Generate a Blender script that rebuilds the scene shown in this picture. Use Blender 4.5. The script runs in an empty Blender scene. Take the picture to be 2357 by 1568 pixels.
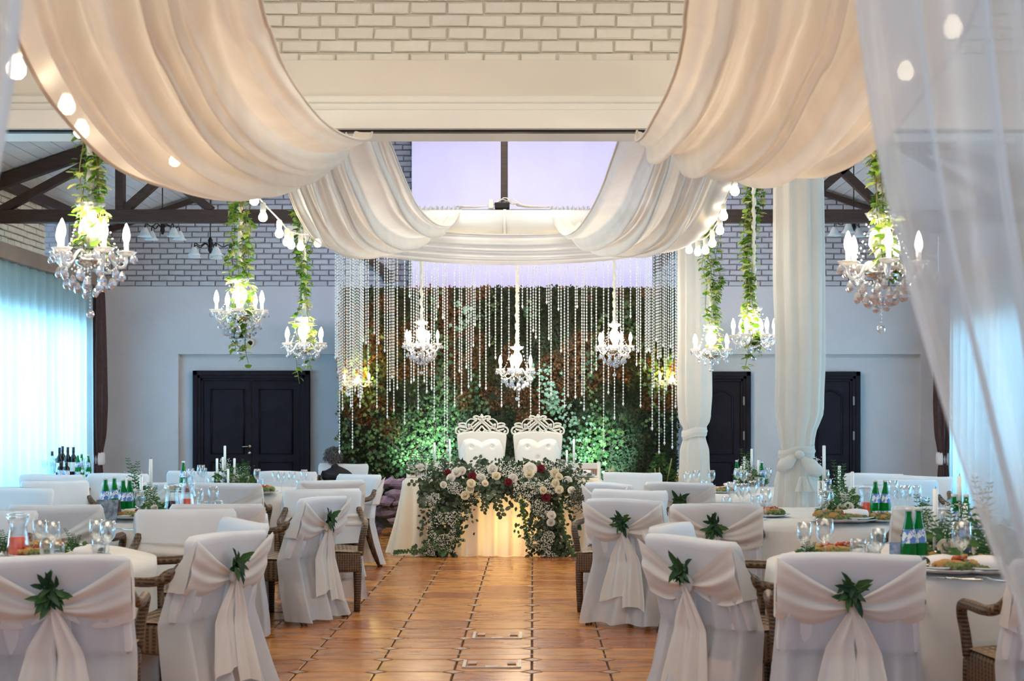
import bpy, math, random
from mathutils import Vector, Matrix, noise
R = math.radians
PI = math.pi
sc = bpy.context.scene
COL = sc.collection
rng = random.Random(7)

# ------------------------------------------------------------------ camera, world, lights, exposure
FPX, CX, CY, CAMZ = 3575.0, 1228.0, 957.0, 1.45
cam_d = bpy.data.cameras.new('camera')
cam = bpy.data.objects.new('camera', cam_d)
COL.objects.link(cam)
cam.location = (0, 0, CAMZ)
cam.rotation_euler = (R(90), 0, 0)
cam_d.sensor_width = 36.0
cam_d.lens = FPX / 2357 * 36.0
cam_d.shift_x = -(CX - 1178.5) / 2357
cam_d.shift_y = (CY - 784.0) / 2357
cam_d.clip_start = 0.05
cam_d.clip_end = 200
cam_d.dof.use_dof = True
cam_d.dof.focus_distance = 13.5
cam_d.dof.aperture_fstop = 5.0
sc.camera = cam

sc.view_settings.view_transform = 'Standard'
sc.view_settings.look = 'None'
sc.view_settings.gamma = 1
sc.view_settings.use_curve_mapping = False
sc.view_settings.exposure = 0.80
sc.cycles.use_denoising = True
sc.cycles.use_adaptive_sampling = True
sc.cycles.adaptive_threshold = 0.08
sc.cycles.time_limit = 1150
sc.cycles.adaptive_min_samples = 12
sc.cycles.max_bounces = 6
sc.cycles.diffuse_bounces = 3
sc.cycles.glossy_bounces = 2
sc.cycles.transmission_bounces = 5
sc.cycles.transparent_max_bounces = 12
sc.cycles.caustics_reflective = False
sc.cycles.caustics_refractive = False
sc.cycles.sample_clamp_indirect = 4.0

world = bpy.data.worlds.new('daylight')
sc.world = world
world.use_nodes = True
wn = world.node_tree
bgn = wn.nodes['Background']
bgn.inputs[0].default_value = (0.62, 0.78, 1.0, 1)
bgn.inputs[1].default_value = 0.62

def area(name, loc, rot, sx, sy, power, col):
    l = bpy.data.lights.new(name, 'AREA')
    l.shape = 'RECTANGLE'; l.size = sx; l.size_y = sy
    l.energy = power; l.color = col
    o = bpy.data.objects.new(name, l)
    COL.objects.link(o)
    o.location = loc; o.rotation_euler = rot
    return o
def spot(name, loc, target, power, col, size, blend=0.6, rad=0.05):
    l = bpy.data.lights.new(name, 'SPOT')
    l.energy = power; l.color = col; l.spot_size = R(size); l.spot_blend = blend
    l.shadow_soft_size = rad
    o = bpy.data.objects.new(name, l); COL.objects.link(o)
    o.location = loc
    o.rotation_euler = (Vector(target) - Vector(loc)).to_track_quat('-Z', 'Y').to_euler()
    return o
# daylight behind the curtained windows on both side walls
area('window_daylight', (-6.55, 14.2, 1.9), (0, R(-90), 0), 2.3, 12.5, 760, (0.50, 0.80, 1.0))
area('window_daylight', (6.25, 14.2, 1.9), (0, R(90), 0), 2.3, 12.5, 800, (0.50, 0.80, 1.0))
# warm ceiling lamps of the front hall (out of frame above), broad area light under the gabled roof
area('hall_lamp', (-0.3, 5.6, 4.75), (0, 0, 0), 6.0, 3.0, 122, (1.0, 0.86, 0.67))
area('hall_lamp', (-0.3, 13.6, 5.2), (0, 0, 0), 2.0, 5.0, 115, (1.0, 0.93, 0.82))
area('screen_wash', (-0.05, 17.9, 3.75), (R(100), 0, 0), 3.2, 0.3, 46, (0.92, 0.78, 1.0))  # added light, hidden behind the chord, to brighten the screen
# little floor floodlights on the moss wall; unseen spots above; violet one on the rocks
spot('floodlight_beam', (-1.35, 18.85, 0.35), (-1.38, 19.95, 1.15), 700, (0.62, 1.0, 0.92), 52, 1.0)
spot('floodlight_beam', (0.78, 18.85, 0.35), (0.88, 19.95, .95), 420, (0.62, 1.0, 0.92), 46, 1.0)
spot('floodlight_beam', (0.45, 18.6, 3.1), (0.25, 19.95, 1.9), 110, (0.55, 0.8, 1.0), 50)
spot('floodlight_beam', (-1.2, 18.6, 3.1), (-1.0, 19.95, 1.9), 50, (0.5, 0.8, 1.0), 45)
spot('floodlight_beam', (-1.9, 18.6, 1.2), (-1.75, 19.3, 0.4), 10, (0.5, 0.3, 1.0), 70)

# ------------------------------------------------------------------ mesh helpers
class MB:
    def __init__(s):
        s.v = []; s.f = []; s.c = []
    def add(s, verts, faces, col=None):
        b = len(s.v)
        s.v.extend([tuple(v) for v in verts])
        s.f.extend([tuple(i + b for i in f) for f in faces])
        if col is not None:
            s.c.extend([col] * len(verts))
    def box(s, c, size, rot=0.0, M=None, col=None):
        hx, hy, hz = size[0] / 2, size[1] / 2, size[2] / 2
        vs = [Vector((x, y, z)) for x in (-hx, hx) for y in (-hy, hy) for z in (-hz, hz)]
        if M is not None: vs = [M @ v for v in vs]
        elif rot:
            m = Matrix.Rotation(rot, 3, 'Z'); vs = [m @ v for v in vs]
        c = Vector(c)
        s.add([v + c for v in vs], [(0, 1, 3, 2), (4, 6, 7, 5), (0, 4, 5, 1), (2, 3, 7, 6), (0, 2, 6, 4), (1, 5, 7, 3)], col)
    def beam(s, a, b, w, h, up=(0, 0, 1)):
        a = Vector(a); b = Vector(b); d = (b - a); L = d.length
        if L < 1e-6: return
        d.normalize(); u = Vector(up)
        sd = d.cross(u)
        if sd.length < 1e-4: sd = d.cross(Vector((0, 1, 0)))
        sd.normalize(); u = sd.cross(d)
        vs = []
        for p in (a, b):
            for i, j in ((-1, -1), (1, -1), (1, 1), (-1, 1)):
                vs.append(p + sd * i * w / 2 + u * j * h / 2)
        s.add(vs, [(3, 2, 1, 0), (4, 5, 6, 7), (0, 1, 5, 4), (1, 2, 6, 5), (2, 3, 7, 6), (3, 0, 4, 7)])
    def tube(s, pts, r, n=8, cap=True, flat=1.0, closed=False):
        pts = [Vector(p) for p in pts]
        m = len(pts)
        rs = r if isinstance(r, (list, tuple)) else [r] * m
        T = []
        for i in range(m):
            a = pts[max(0, i - 1)]; b = pts[min(m - 1, i + 1)]
            if closed: a = pts[(i - 1) % m]; b = pts[(i + 1) % m]
            t = (b - a)
            T.append(t.normalized() if t.length > 1e-9 else Vector((0, 0, 1)))
        ref = Vector((0, 0, 1)) if abs(T[0].z) < 0.9 else Vector((0, 1, 0))
        u = (ref - T[0] * ref.dot(T[0])).normalized()
        vs = []
        for i in range(m):
            u = u - T[i] * u.dot(T[i])
            u = u.normalized() if u.length > 1e-6 else T[i].orthogonal().normalized()
            w = T[i].cross(u)
            for k in range(n):
                a = 2 * PI * k / n
                vs.append(pts[i] + (u * math.cos(a) * flat + w * math.sin(a)) * rs[i])
        fs = []
        for i in range(m if closed else m - 1):
            j = (i + 1) % m
            for k in range(n):
                fs.append((i * n + k, i * n + (k + 1) % n, j * n + (k + 1) % n, j * n + k))
        if cap and not closed:
            fs.append(tuple(range(n - 1, -1, -1)))
            fs.append(tuple((m - 1) * n + k for k in range(n)))
        s.add(vs, fs)
    def lathe(s, prof, c=(0, 0, 0), n=16, scal=None, flute=0.0, fn=8):
        c = Vector(c); vs = []; fs = []
        for (r, z) in prof:
            for k in range(n):
                a = 2 * PI * k / n
                rr = r * (1 + flute * math.cos(fn * a))
                vs.append(c + Vector((rr * math.cos(a), rr * math.sin(a), z)))
        m = len(prof)
        for i in range(m - 1):
            for k in range(n):
                fs.append((i * n + k, i * n + (k + 1) % n, (i + 1) * n + (k + 1) % n, (i + 1) * n + k))
        if prof[0][0] > 1e-5: fs.append(tuple(range(n - 1, -1, -1)))
        if prof[-1][0] > 1e-5: fs.append(tuple((m - 1) * n + k for k in range(n)))
        s.add(vs, fs)
    def grid(s, fn, nu, nv, closed_u=False):
        vs = [fn(i / (nu if closed_u else nu - 1), j / (nv - 1)) for j in range(nv) for i in range(nu)]
        fs = []
        for j in range(nv - 1):
            for i in range(nu if closed_u else nu - 1):
                a = j * nu + i; b = j * nu + (i + 1) % nu
                fs.append((a, b, b + nu, a + nu))
        s.add(vs, fs)
    def ball(s, c, r, n=8, m=6, sc3=(1, 1, 1)):
        c = Vector(c)
        prof = [(math.sin(PI * i / m), -math.cos(PI * i / m)) for i in range(m + 1)]
        vs = []; fs = []
        for (pr, pz) in prof:
            for k in range(n):
                a = 2 * PI * k / n
                vs.append(c + Vector((pr * math.cos(a) * r * sc3[0], pr * math.sin(a) * r * sc3[1], pz * r * sc3[2])))
        for i in range(m):
            for k in range(n):
                fs.append((i * n + k, i * n + (k + 1) % n, (i + 1) * n + (k + 1) % n, (i + 1) * n + k))
        s.add(vs, fs)
    def octa(s, c, rx, rz, col=None):
        c = Vector(c)
        s.add([c + Vector(p) for p in ((rx, 0, 0), (0, rx, 0), (-rx, 0, 0), (0, -rx, 0), (0, 0, rz), (0, 0, -rz))],
              [(0, 1, 4), (1, 2, 4), (2, 3, 4), (3, 0, 4), (1, 0, 5), (2, 1, 5), (3, 2, 5), (0, 3, 5)], col)
    def leaf(s, p, d, nrm, L, W, kind='lance', bend=0.2, col=None):
        d = Vector(d).normalized(); nrm = Vector(nrm)
        sd = d.cross(nrm)
        if sd.length < 1e-4: sd = d.orthogonal()
        sd.normalize(); nn = sd.cross(d)
        p = Vector(p)
        def q(u, w, h=0): return p + d * (u * L) + sd * (w * W) + nn * (h * L)
        if kind == 'lance':
            s.add([q(0, 0), q(.35, .5, .05), q(.35, 0, -.04), q(.35, -.5, .05), q(.75, .33, .02 - bend * .3), q(.75, -.33, .02 - bend * .3), q(1, 0, -bend)],
                  [(0, 2, 1), (0, 3, 2), (1, 2, 6, 4), (2, 3, 5, 6)], col)
        elif kind == 'ivy':
            s.add([q(0, 0), q(-.12, .42), q(.28, .36), q(.42, .62, -.08), q(.6, .25), q(1, 0, -bend), q(.6, -.25), q(.42, -.62, -.08), q(.28, -.36), q(-.12, -.42)],
                  [(0, 1, 2), (0, 2, 3, 4), (0, 4, 5), (0, 5, 6), (0, 6, 7, 8), (0, 8, 9)], col)
        elif kind == 'round':
            s.add([q(0, 0), q(.2, .42), q(.6, .5), q(.95, .25, -bend * .5), q(.95, -.25, -bend * .5), q(.6, -.5), q(.2, -.42)],
                  [(0, 1, 2), (0, 2, 3, 4, 5), (0, 5, 6)], col)
        else:
            s.add([q(0, 0), q(.5, .5), q(1, 0, -bend), q(.5, -.5)], [(0, 1, 2, 3)], col)
    def mesh(s, name, mat, smooth=True):
        me = bpy.data.meshes.new(name)
        me.from_pydata(s.v, [], s.f)
        if s.c and len(s.c) == len(s.v):
            at = me.color_attributes.new('tint', 'FLOAT_COLOR', 'POINT')
            flat = []
            for c in s.c: flat.extend((c[0], c[1], c[2], 1.0))
            at.data.foreach_set('color', flat)
        mats = mat if isinstance(mat, (list, tuple)) else [mat]
        for m in mats: me.materials.append(m)
        if smooth: me.polygons.foreach_set('use_smooth', [True] * len(me.polygons))
        me.update()
        return me
    def build(s, name, mat, parent=None, smooth=True, loc=None, bevel=0.0, subsurf=0, solid=0.0, autosmooth=True):
        o = bpy.data.objects.new(name, s.mesh(name, mat, smooth))
        COL.objects.link(o)
        if parent is not None: o.parent = parent
        if loc is not None: o.location = loc
        if solid:
            md = o.modifiers.new('solid', 'SOLIDIFY'); md.thickness = solid; md.offset = 0
        if bevel:
            md = o.modifiers.new('bevel', 'BEVEL'); md.width = bevel; md.segments = 2; md.limit_method = 'ANGLE'
        if subsurf:
            md = o.modifiers.new('sub', 'SUBSURF'); md.levels = subsurf; md.render_levels = subsurf
        return o

def thing(name, label, cat, loc=(0, 0, 0), rz=0.0, group=None):
    o = bpy.data.objects.new(name, None); COL.objects.link(o)
    o.empty_display_size = 0.1
    o.location = loc; o.rotation_euler = (0, 0, rz)
    o['label'] = label; o['category'] = cat
    if group: o['group'] = group
    return o
def tag(o, label=None, cat=None, group=None, kind=None):
    if label: o['label'] = label
    if cat: o['category'] = cat
    if group: o['group'] = group
    if kind: o['kind'] = kind
    return o
def struct(name, label=None):
    o = bpy.data.objects.new(name, None); COL.objects.link(o)
    o['kind'] = 'structure'
    if label: o['label'] = label
    return o
def st(o, label=None):
    o['kind'] = 'structure'
    if label: o['label'] = label
    return o
KIDS = {}
def dup(root, loc, rz=None, label=None, group=None, scale=None):
    kids = KIDS.get(root.name)
    if kids is None:
        kids = [(c, [g for g in bpy.data.objects if g.parent == c]) for c in bpy.data.objects if c.parent == root]
        KIDS[root.name] = kids
    r = root.copy(); COL.objects.link(r); r.location = loc
    if rz is not None: r.rotation_euler = (0, 0, rz)
    if label: r['label'] = label
    if group: r['group'] = group
    if scale: r.scale = (scale, scale, scale)
    for ch, gs in kids:
        c = ch.copy(); COL.objects.link(c); c.parent = r
        for g in gs:
            d = g.copy(); COL.objects.link(d); d.parent = c
    return r

# ------------------------------------------------------------------ materials
def nt(name):
    m = bpy.data.materials.new(name); m.use_nodes = True
    t = m.node_tree
    for n in list(t.nodes): t.nodes.remove(n)
    out = t.nodes.new('ShaderNodeOutputMaterial')
    return m, t, out
def noise_col(t, c1, c2, scale, detail=3, coord='Object', stretch=None, lo=0.35, hi=0.65):
    tc = t.nodes.new('ShaderNodeTexCoord')
    src = tc.outputs[coord]
    if stretch:
        mp = t.nodes.new('ShaderNodeMapping'); mp.inputs['Scale'].default_value = stretch
        t.links.new(src, mp.inputs[0]); src = mp.outputs[0]
    n = t.nodes.new('ShaderNodeTexNoise'); n.inputs['Scale'].default_value = scale; n.inputs['Detail'].default_value = detail
    t.links.new(src, n.inputs['Vector'])
    r = t.nodes.new('ShaderNodeValToRGB')
    r.color_ramp.elements[0].position = lo; r.color_ramp.elements[1].position = hi
    r.color_ramp.elements[0].color = (*c1, 1); r.color_ramp.elements[1].color = (*c2, 1)
    t.links.new(n.outputs['Fac'], r.inputs[0])
    return r.outputs[0], n, src
def mat(name, c1, c2=None, rough=0.5, metal=0.0, scale=8.0, bump=0.0, bscale=60.0, emit=None, estr=0.0, spec=0.5, stretch=None, coat=0.0, lo=0.35, hi=0.65):
    m, t, out = nt(name)
    b = t.nodes.new('ShaderNodeBsdfPrincipled')
    if c2 is None: c2 = tuple(x * 0.92 for x in c1)
    col, n, src = noise_col(t, c1, c2, scale, stretch=stretch, lo=lo, hi=hi)
    t.links.new(col, b.inputs['Base Color'])
    b.inputs['Roughness'].default_value = rough
    b.inputs['Metallic'].default_value = metal
    b.inputs['Specular IOR Level'].default_value = spec
    b.inputs['Coat Weight'].default_value = coat
    if emit:
        b.inputs['Emission Color'].default_value = (*emit, 1); b.inputs['Emission Strength'].default_value = estr
    if bump:
        n2 = t.nodes.new('ShaderNodeTexNoise'); n2.inputs['Scale'].default_value = bscale; n2.inputs['Detail'].default_value = 4
        t.links.new(src, n2.inputs['Vector'])
        bp = t.nodes.new('ShaderNodeBump'); bp.inputs['Strength'].default_value = bump; bp.inputs['Distance'].default_value = 0.01
        t.links.new(n2.outputs['Fac'], bp.inputs['Height']); t.links.new(bp.outputs[0], b.inputs['Normal'])
    t.links.new(b.outputs[0], out.inputs[0])
    return m
def cloth(name, c, trans=0.35, clear=0.0, weave=350.0, c2=None):
    """fabric: diffuse + light passing through (translucent) + open weave (transparent)"""
    m, t, out = nt(name)
    col, n, src = noise_col(t, c, c2 or tuple(x * 0.94 for x in c), 3.0)
    d = t.nodes.new('ShaderNodeBsdfDiffuse'); tr = t.nodes.new('ShaderNodeBsdfTranslucent')
    t.links.new(col, d.inputs[0]); t.links.new(col, tr.inputs[0])
    n2 = t.nodes.new('ShaderNodeTexNoise'); n2.inputs['Scale'].default_value = weave
    t.links.new(src, n2.inputs['Vector'])
    bp = t.nodes.new('ShaderNodeBump'); bp.inputs['Strength'].default_value = 0.12; bp.inputs['Distance'].default_value = 0.002
    t.links.new(n2.outputs['Fac'], bp.inputs['Height']); t.links.new(bp.outputs[0], d.inputs['Normal'])
    mx = t.nodes.new('ShaderNodeMixShader'); mx.inputs[0].default_value = trans
    t.links.new(d.outputs[0], mx.inputs[1]); t.links.new(tr.outputs[0], mx.inputs[2])
    last = mx
    if clear > 0:
        tp = t.nodes.new('ShaderNodeBsdfTransparent')
        m2 = t.nodes.new('ShaderNodeMixShader'); m2.inputs[0].default_value = clear
        t.links.new(mx.outputs[0], m2.inputs[1]); t.links.new(tp.outputs[0], m2.inputs[2])
        last = m2
    t.links.new(last.outputs[0], out.inputs[0])
    return m
def glass(name, tint=(1, 1, 1), base=0.12, milk=0.0, rough=0.02, mc=(1, 1, 1), mul=0.8):
    """thin glass: see-through with bright facing-dependent reflections"""
    m, t, out = nt(name)
    lw = t.nodes.new('ShaderNodeLayerWeight'); lw.inputs[0].default_value = 0.45
    tc = t.nodes.new('ShaderNodeTexCoord')
    nn = t.nodes.new('ShaderNodeTexNoise'); nn.inputs['Scale'].default_value = 40
    t.links.new(tc.outputs['Object'], nn.inputs['Vector'])
    ma = t.nodes.new('ShaderNodeMath'); ma.operation = 'MULTIPLY_ADD'
    ma.inputs[1].default_value = mul; ma.inputs[2].default_value = base
    t.links.new(lw.outputs['Facing'], ma.inputs[0])
    tp = t.nodes.new('ShaderNodeBsdfTransparent'); tp.inputs[0].default_value = (*tint, 1)
    gl = t.nodes.new('ShaderNodeBsdfGlossy'); gl.inputs['Roughness'].default_value = rough
    gl.inputs[0].default_value = (0.95, 0.97, 1, 1)
    bp = t.nodes.new('ShaderNodeBump'); bp.inputs['Strength'].default_value = 0.05
    t.links.new(nn.outputs['Fac'], bp.inputs['Height']); t.links.new(bp.outputs[0], gl.inputs['Normal'])
    mx = t.nodes.new('ShaderNodeMixShader')
    t.links.new(ma.outputs[0], mx.inputs[0]); t.links.new(tp.outputs[0], mx.inputs[1]); t.links.new(gl.outputs[0], mx.inputs[2])
    last = mx
    if milk > 0:
        d = t.nodes.new('ShaderNodeBsdfDiffuse'); d.inputs[0].default_value = (*mc, 1)
        d2 = t.nodes.new('ShaderNodeBsdfTranslucent'); d2.inputs[0].default_value = (*mc, 1)
        a = t.nodes.new('ShaderNodeAddShader'); a = t.nodes.new('ShaderNodeMixShader'); a.inputs[0].default_value = .4
        t.links.new(d.outputs[0], a.inputs[1]); t.links.new(d2.outputs[0], a.inputs[2])
        m2 = t.nodes.new('ShaderNodeMixShader'); m2.inputs[0].default_value = milk
        t.links.new(mx.outputs[0], m2.inputs[1]); t.links.new(a.outputs[0], m2.inputs[2]); last = m2
    t.links.new(last.outputs[0], out.inputs[0])
    return m
def emissive(name, c, s):
    m, t, out = nt(name)
    e = t.nodes.new('ShaderNodeEmission'); e.inputs[0].default_value = (*c, 1); e.inputs[1].default_value = s
    t.links.new(e.outputs[0], out.inputs[0])
    m.cycles.emission_sampling = 'NONE'
    return m
def tinted(name, rough=0.6, trans=0.25, spec=0.3):
    """colour from the mesh's own per-leaf tint"""
    m, t, out = nt(name)
    a = t.nodes.new('ShaderNodeAttribute'); a.attribute_name = 'tint'
    b = t.nodes.new('ShaderNodeBsdfPrincipled'); b.inputs['Roughness'].default_value = rough
    b.inputs['Specular IOR Level'].default_value = spec
    tr = t.nodes.new('ShaderNodeBsdfTranslucent')
    mx = t.nodes.new('ShaderNodeMixShader'); mx.inputs[0].default_value = trans
    t.links.new(a.outputs['Color'], b.inputs['Base Color']); t.links.new(a.outputs['Color'], tr.inputs[0])
    t.links.new(b.outputs[0], mx.inputs[1]); t.links.new(tr.outputs[0], mx.inputs[2])
    t.links.new(mx.outputs[0], out.inputs[0])
    return m
def per_piece(name, ramp, rough=0.5, bump=0.3, bscale=25, nscale=6, spec=0.5, stretch=None, nmix=0.5, dark=(0.5, 0.4, 0.3)):
    """base colour differs from piece to piece (Object Info random) plus grain"""
    m, t, out = nt(name)
    oi = t.nodes.new('ShaderNodeObjectInfo')
    tc = t.nodes.new('ShaderNodeTexCoord')
    va = t.nodes.new('ShaderNodeVectorMath'); va.operation = 'MULTIPLY_ADD'
    cb = t.nodes.new('ShaderNodeCombineXYZ')
    for i in range(3): t.links.new(oi.outputs['Random'], cb.inputs[i])
    va.inputs[1].default_value = (37, 37, 37)
    t.links.new(cb.outputs[0], va.inputs[0])
    src = tc.outputs['Object']
    if stretch:
        mp = t.nodes.new('ShaderNodeMapping'); mp.inputs['Scale'].default_value = stretch
        t.links.new(src, mp.inputs[0]); src = mp.outputs[0]
    t.links.new(src, va.inputs[2])
    n = t.nodes.new('ShaderNodeTexNoise'); n.inputs['Scale'].default_value = nscale; n.inputs['Detail'].default_value = 5
    t.links.new(va.outputs[0], n.inputs['Vector'])
    r = t.nodes.new('ShaderNodeValToRGB')
    els = r.color_ramp.elements
    for k, (p, c) in enumerate(ramp):
        e = els[k] if k < 2 else els.new(p)
        e.position = p; e.color = (*c, 1)
    t.links.new(oi.outputs['Random'], r.inputs[0])
    r2 = t.nodes.new('ShaderNodeValToRGB')
    r2.color_ramp.elements[0].position = .38; r2.color_ramp.elements[1].position = .6
    r2.color_ramp.elements[0].color = (*dark, 1); r2.color_ramp.elements[1].color = (1, 1, 1, 1)
    t.links.new(n.outputs['Fac'], r2.inputs[0])
    mx = t.nodes.new('ShaderNodeMix'); mx.data_type = 'RGBA'; mx.blend_type = 'MULTIPLY'
    mx.inputs[0].default_value = nmix
    t.links.new(r.outputs[0], mx.inputs[6]); t.links.new(r2.outputs[0], mx.inputs[7])
    b = t.nodes.new('ShaderNodeBsdfPrincipled'); b.inputs['Roughness'].default_value = rough
    b.inputs['Specular IOR Level'].default_value = spec
    t.links.new(mx.outputs[2], b.inputs['Base Color'])
    n3 = t.nodes.new('ShaderNodeTexNoise'); n3.inputs['Scale'].default_value = bscale; n3.inputs['Detail'].default_value = 4
    t.links.new(va.outputs[0], n3.inputs['Vector'])
    bp = t.nodes.new('ShaderNodeBump'); bp.inputs['Strength'].default_value = bump; bp.inputs['Distance'].default_value = 0.01
    t.links.new(n3.outputs['Fac'], bp.inputs['Height']); t.links.new(bp.outputs[0], b.inputs['Normal'])
    t.links.new(b.outputs[0], out.inputs[0])
    return m

def woven(name, c1, c2, scale, rough):
    """basket weave: two crossed bands of strands with their own relief"""
    m, t, out = nt(name)
    tc = t.nodes.new('ShaderNodeTexCoord'); ws = []
    for d_, k in (('X', 1.0), ('Y', .45), ('Z', 1.0)):
        w = t.nodes.new('ShaderNodeTexWave'); w.bands_direction = d_; w.inputs['Scale'].default_value = scale * k / 6.28 * 1.6; w.inputs['Distortion'].default_value = 1.2
        w.inputs['Detail Scale'].default_value = 4; t.links.new(tc.outputs['Object'], w.inputs['Vector']); ws.append(w)
    a = t.nodes.new('ShaderNodeMath'); a.operation = 'MULTIPLY'; t.links.new(ws[0].outputs['Fac'], a.inputs[0]); t.links.new(ws[1].outputs['Fac'], a.inputs[1])
    b_ = t.nodes.new('ShaderNodeMath'); b_.operation = 'MAXIMUM'; t.links.new(a.outputs[0], b_.inputs[0])
    c_ = t.nodes.new('ShaderNodeMath'); c_.operation = 'MULTIPLY'; t.links.new(ws[2].outputs['Fac'], c_.inputs[0]); c_.inputs[1].default_value = .55; t.links.new(c_.outputs[0], b_.inputs[1])
    r = t.nodes.new('ShaderNodeValToRGB'); r.color_ramp.elements[0].position = .1; r.color_ramp.elements[1].position = .75
    r.color_ramp.elements[0].color = (*c1, 1); r.color_ramp.elements[1].color = (*c2, 1); t.links.new(b_.outputs[0], r.inputs[0])
    p = t.nodes.new('ShaderNodeBsdfPrincipled'); p.inputs['Roughness'].default_value = rough; t.links.new(r.outputs[0], p.inputs['Base Color'])
    bp = t.nodes.new('ShaderNodeBump'); bp.inputs['Strength'].default_value = .6; bp.inputs['Distance'].default_value = .004
    t.links.new(b_.outputs[0], bp.inputs['Height']); t.links.new(bp.outputs[0], p.inputs['Normal']); t.links.new(p.outputs[0], out.inputs[0])
    return m

M = {}
M['plaster'] = mat('plaster', (0.57, 0.59, 0.63), (0.54, 0.56, 0.60), 0.85, bump=0.08, bscale=90, scale=2)
M['header'] = mat('header_paint', (0.76, 0.70, 0.60), (0.74, 0.68, 0.58), 0.75, bump=0.04, scale=2)
M['trimwhite'] = mat('trim_white', (0.80, 0.77, 0.70), (0.78, 0.75, 0.68), 0.5, scale=3)
M['mortar'] = mat('mortar', (0.68, 0.62, 0.52), (0.60, 0.54, 0.44), 0.95, bump=0.3, scale=20)
M['brick_warm'] = per_piece('painted_brick', [(0, (0.80, 0.75, 0.66)), (1, (0.75, 0.70, 0.61))], 0.75, 0.45, 30, 9, nmix=.25, dark=(.85, .83, .8))
M['brick_grey'] = per_piece('grey_brick', [(0, (0.54, 0.56, 0.60)), (1, (0.46, 0.48, 0.53))], 0.8, 0.4, 30, 9, nmix=.3, dark=(.8, .8, .8))
M['mortar_grey'] = mat('mortar_grey', (0.34, 0.34, 0.36), (0.28, 0.28, 0.30), 0.95, scale=20)
M['darkwood'] = mat('dark_wood', (0.055, 0.028, 0.022), (0.035, 0.018, 0.014), 0.55, scale=6, stretch=(1, 1, 8), bump=.1)
M['doorwood'] = mat('door_black', (0.012, 0.009, 0.018), (0.007, 0.006, 0.012), 0.6, scale=6, spec=.2)
M['ceilingboard'] = mat('ceiling_board', (0.66, 0.68, 0.72), (0.60, 0.62, 0.66), 0.7, scale=4)
M['screen'] = mat('screen_cloth', (0.74, 0.72, 0.90), (0.70, 0.67, 0.86), 0.8, scale=1.5)
M['valance'] = mat('valance', (0.30, 0.24, 0.21), (0.26, 0.21, 0.18), 0.8, scale=3)
M['tile'] = per_piece('terracotta_tile', [(0, (0.40, 0.140, 0.038)), (0.35, (0.54, 0.215, 0.052)), (0.7, (0.57, 0.245, 0.06)), (1, (0.36, 0.110, 0.034))], 0.24, 0.10, 14, 5, spec=0.42, stretch=(1, 2.0, 1), nmix=.6, dark=(.50, .38, .33))
M['grout'] = mat('grout', (0.10, 0.06, 0.04), (0.07, 0.04, 0.03), 0.9, scale=20)
M['inset'] = mat('tile_inset', (0.40, 0.24, 0.14), (0.25, 0.13, 0.08), 0.4, scale=30)
M['drape'] = cloth('ivory_drape', (0.86, 0.80, 0.73), 0.30, 0.05)
M['drape2'] = cloth('ivory_drape_thin', (0.86, 0.81, 0.75), 0.38, 0.08)
M['column'] = cloth('column_drape', (0.84, 0.80, 0.74), 0.35, 0.03)
M['sheer'] = cloth('sheer_tulle', (0.88, 0.87, 0.86), 0.45, 0.20)
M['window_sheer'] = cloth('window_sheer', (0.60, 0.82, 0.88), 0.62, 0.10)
M['brown_curtain'] = mat('brown_curtain', (0.07, 0.035, 0.035), (0.05, 0.025, 0.025), 0.7, scale=20)
M['cover'] = cloth('chair_cover_cloth', (0.82, 0.835, 0.87), 0.22, 0.0)
M['skirt'] = cloth('chair_skirt_voile', (0.77, 0.79, 0.84), 0.30, 0.26)
M['sash'] = cloth('sash_chiffon', (0.86, 0.83, 0.79), 0.28, 0.06)
M['wicker'] = woven('wicker', (0.035, 0.018, 0.010), (0.20, 0.115, 0.06), 70, 0.5)
M['wickertop'] = woven('wicker_seat', (0.05, 0.026, 0.014), (0.40, 0.26, 0.14), 42, 0.45)
M['tablecloth'] = cloth('table_linen', (0.84, 0.80, 0.76), 0.12, 0.0)
M['headcloth'] = cloth('ivory_chiffon', (0.88, 0.81, 0.68), 0.25, 0.0)
M['throne'] = mat('throne_white', (0.70, 0.665, 0.61), (0.68, 0.64, 0.59), 0.35, scale=4)
M['leather'] = mat('white_leather', (0.76, 0.73, 0.69), (0.74, 0.71, 0.66), 0.38, scale=6)
M['crystal'] = glass('crystal', (0.96, 0.97, 1.0), 0.22, 0.38)
M['crystal_dark'] = glass('crystal_drop', (0.80, 0.82, 0.90), 0.34, 0.12)
M['bead'] = glass('bead', (0.95, 0.97, 1.0), 0.30, 0.80)
M['glass'] = glass('clear_glass', (0.95, 0.97, 0.98), 0.04, 0.0, mul=.55)
M['silver'] = mat('silver', (0.70, 0.68, 0.64), (0.6, 0.58, 0.55), 0.18, 1.0, scale=10)
M['bulb'] = emissive('lit_bulb', (1.0, 0.86, 0.66), 26.0)
M['bulb_s'] = emissive('lit_round_bulb', (1.0, 0.85, 0.62), 22.0)
M['socket'] = mat('socket_cream', (0.82, 0.76, 0.64), None, 0.5)
M['candle'] = mat('candle_wax', (0.88, 0.87, 0.84), (0.86, 0.85, 0.80), 0.4, scale=5)
M['wick'] = mat('wick', (0.05, 0.05, 0.05), None, 0.9)
M['cord'] = mat('ruffled_cord', (0.85, 0.80, 0.70), (0.80, 0.74, 0.62), 0.7, scale=30)
M['leaf'] = tinted('leaf_tinted', 0.5, 0.25)
M['petal'] = tinted('petal_tinted', 0.7, 0.35)
M['moss'] = tinted('moss_tinted', 0.75, 0.15, 0.25)
M['stem'] = mat('stem', (0.20, 0.24, 0.06), (0.28, 0.2, 0.08), 0.7)
M['bottle'] = glass('green_glass', (0.04, 0.50, 0.10), 0.02, 0.55, 0.05, (0.0, 0.26, 0.04), mul=.35)
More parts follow.
